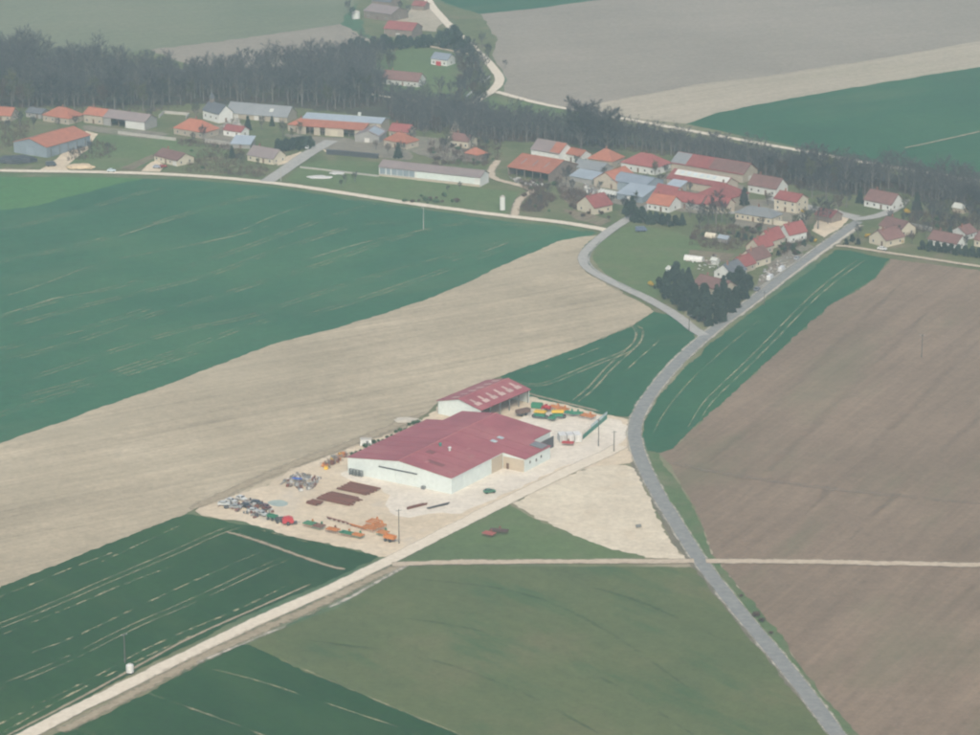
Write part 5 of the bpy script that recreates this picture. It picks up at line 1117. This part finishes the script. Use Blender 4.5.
cultivator('dark harrow lying behind the red one on the triangular meadow', 499, 534, YE + .3, obj_mat('dark iron', (.10, .06, .055)), 5.2, 1.4, M_RUST)
r = thing('water_trough', 'small dark trough standing on the sandy lot', 'trough', V3(638.5, 528), .3)
mb = MB().box((0, 0, .2), (1.7, .9, .1))
for s in (-1, 1): mb.box((0, s * .42, .5), (1.7, .08, .6)).box((s * .82, 0, .5), (.08, .76, .6))
mb.build('basin', M_STEEL, r)
for s in (-1, 1): MB().box((s * .6, 0, .08), (.12, .8, .16)).build('foot', M_STEEL, r)
# white tank by the track
r = thing('tank', 'white plastic water tank standing at the wheat edge by the chalk track', 'tank', V3(130, 674))
MB().tube((0, 0, .3), (0, 0, 2.5), 1.15, n=16).tube((0, 0, 2.5), (0, 0, 2.85), 1.15, .6, 16).build('vessel', M_WHITE, r); MB().tube((0, 0, 2.85), (0, 0, 3.0), .35, n=10).build('lid', M_CONC, r)
for i in range(4): MB().box((math.cos(i * 1.57 + .8) * .9, math.sin(i * 1.57 + .8) * .9, .15), (.2, .2, .3)).build('foot', M_STEEL, r)
# silo and others in the village
r = thing('silo', 'narrow white silo standing in the grass by the lane', 'silo', V3(502.5, 210.5))
MB().tube((0, 0, 0), (0, 0, 6.2), 1.25, n=14).build('shell', WALL['white'], r); MB().tube((0, 0, 6.2), (0, 0, 7.0), 1.35, .3, 14).build('cap', M_CONC, r)
r = thing('tank', 'white round tank beside the far farm range', 'tank', V3(356, 19)); MB().tube((0, 0, 0), (0, 0, 4.2), 2.4, n=16).build('shell', WALL['white'], r); MB().tube((0, 0, 4.2), (0, 0, 5.0), 2.5, .4, 16).build('cap', M_CONC, r)
def heap(label, x, y, rad, h, mat, name, cat):
    q = random.Random(int(x * 7)); bm = bmesh.new(); bmesh.ops.create_icosphere(bm, subdivisions=3, radius=1)
    for v in bm.verts:
        v.co.x *= rad[0]; v.co.y *= rad[1]; v.co.z = max(v.co.z, -.1) * h
        k = 1 + .35 * noise.noise(Vector((v.co.x * .6 + x, v.co.y * .6, v.co.z))); v.co *= k
    me = bpy.data.meshes.new(name); bm.to_mesh(me); bm.free(); me.materials.append(mat); p = V3(x, y); return tag(link(name, me, None, p), label, cat)
heap('pale sand heap at the lane beside the orange barn drive', 80, 168, (7, 4), 1.6, obj_mat('sand', (.55, .44, .30)), 'sand_heap', 'heap')
heap('black sheeted silage heap in front of the orange barn', 17, 161, (10, 7), 2.0, M_TARP, 'silage_heap', 'heap')
heap('white rubble heap on the grass below the blue-roofed farm', 320, 178, (6, 3), .6, PALE2, 'rubble_heap', 'heap')
heap('smaller white rubble heap nearer the black silage wall', 337, 174, (4, 2.2), .7, PALE2, 'rubble_heap', 'heap')
heap('pale chalk heap behind the machine shed', 407, 421, (5, 3), .5, obj_mat('chalk', (.56, .52, .44)), 'chalk_heap', 'heap')
junk_heap('scattered farm clutter in front of the open orange barn', [(508, 178), (530, 181), (545, 187), (520, 186)], 50, [PALE2, GREY2, M_STEEL, WALL['wood']], 6, 1.2, .5, 2.5, 'farm_clutter', 'clutter')
junk_heap('pale builders clutter beside the chapel', [(222, 118), (242, 120), (240, 132), (224, 130)], 70, [PALE2, GREY2, WALL['wood'], M_CONC], 7, 1.6, .5, 2.5, 'clutter', 'clutter')
junk_heap('clutter of planks and crates by the white greenhouse', [(584, 186), (597, 190), (598, 198), (586, 194)], 40, [PALE2, GREY2, WALL['wood'], M_WHITE], 8, 1.6, .5, 2.2, 'clutter', 'clutter')
junk_heap('garden clutter beside the polytunnel', [(690, 262), (716, 256), (722, 268), (700, 272)], 40, [PALE2, GREY2, WALL['wood'], M_WHITE], 9, 1.0, .4, 1.6, 'garden_clutter', 'clutter')
junk_heap('garden clutter in the terrace front gardens', [(758, 284), (765, 270), (790, 254), (795, 258), (770, 280)], 60, [PALE2, GREY2, WALL['wood'], M_CONC], 10, .9, .4, 1.6, 'garden_clutter', 'clutter')
for (x, y, L_, l, m) in ((694, 261, 8.5, 'white polytunnel in the allotments behind the terrace row', M_WHITE), (711, 238, 5.0, 'cream polytunnel at the top of the allotments', WALL['cream'])):
    r = thing('polytunnel', l, 'polytunnel', V3(x, y), -.45); mb = MB(); n = 8
    vs = []
    for s in (-1, 1):
        for i in range(n + 1): t = math.pi * i / n; vs.append((s * L_ / 2, math.cos(t) * 1.7, math.sin(t) * 2.1))
    mb.add(vs, [(i, i + 1, n + 2 + i, n + 1 + i) for i in range(n)] + [tuple(range(n, -1, -1)), tuple(range(n + 1, 2 * n + 2))]); mb.build('cover', m, r)
    for i in range(4): MB().box((-L_ / 2 + i * L_ / 3, 0, 2.13), (.1, .5, .08)).build('hoop', M_STEEL, r)
    MB().box((L_ / 2 + .05, 0, .9), (.06, .9, 1.8)).build('door', M_CONC, r)
house('tiny garden shed with pale blue roof beside the cream polytunnel', (718, 242), (727, 243.5), 3, 2, .9, 'along', 'blue', 'greywall', 0, chim=0, name='shed', cat='shed')
house('tiny white hut in the garden next to the conifers', (711, 264), (716, 265), 2.2, 1.9, .7, 'along', 'pale', 'white', 0, chim=0, name='shed', cat='shed')
house('tiny white hut at the pasture corner of the conifer clump', (666, 273), (672, 275), 2.6, 2, .8, 'along', 'pale', 'white', 0, chim=0, name='shed', cat='shed')

# ---------------------------------------------------------------- the hazy air
hz = MB().box((0, 8000, 192), (31000, 31000, 386)).build('haze', [])
hm = bpy.data.materials.new('hazy air'); hm.use_nodes = True; hn = hm.node_tree
for q in list(hn.nodes):
    if q.type != 'OUTPUT_MATERIAL': hn.nodes.remove(q)
pv = hn.nodes.new('ShaderNodeVolumePrincipled')
pv.inputs['Color'].default_value = (.64, .87, 1.0, 1); pv.inputs['Density'].default_value = 1.85e-4; pv.inputs['Anisotropy'].default_value = 0.1
pv.inputs['Density Attribute'].default_value = ''
hn.links.new(pv.outputs[0], hn.nodes['Material Output'].inputs['Volume'])
hm.cycles.homogeneous_volume = True
hz.data.materials.clear(); hz.data.materials.append(hm)
tag(hz, kind='stuff')
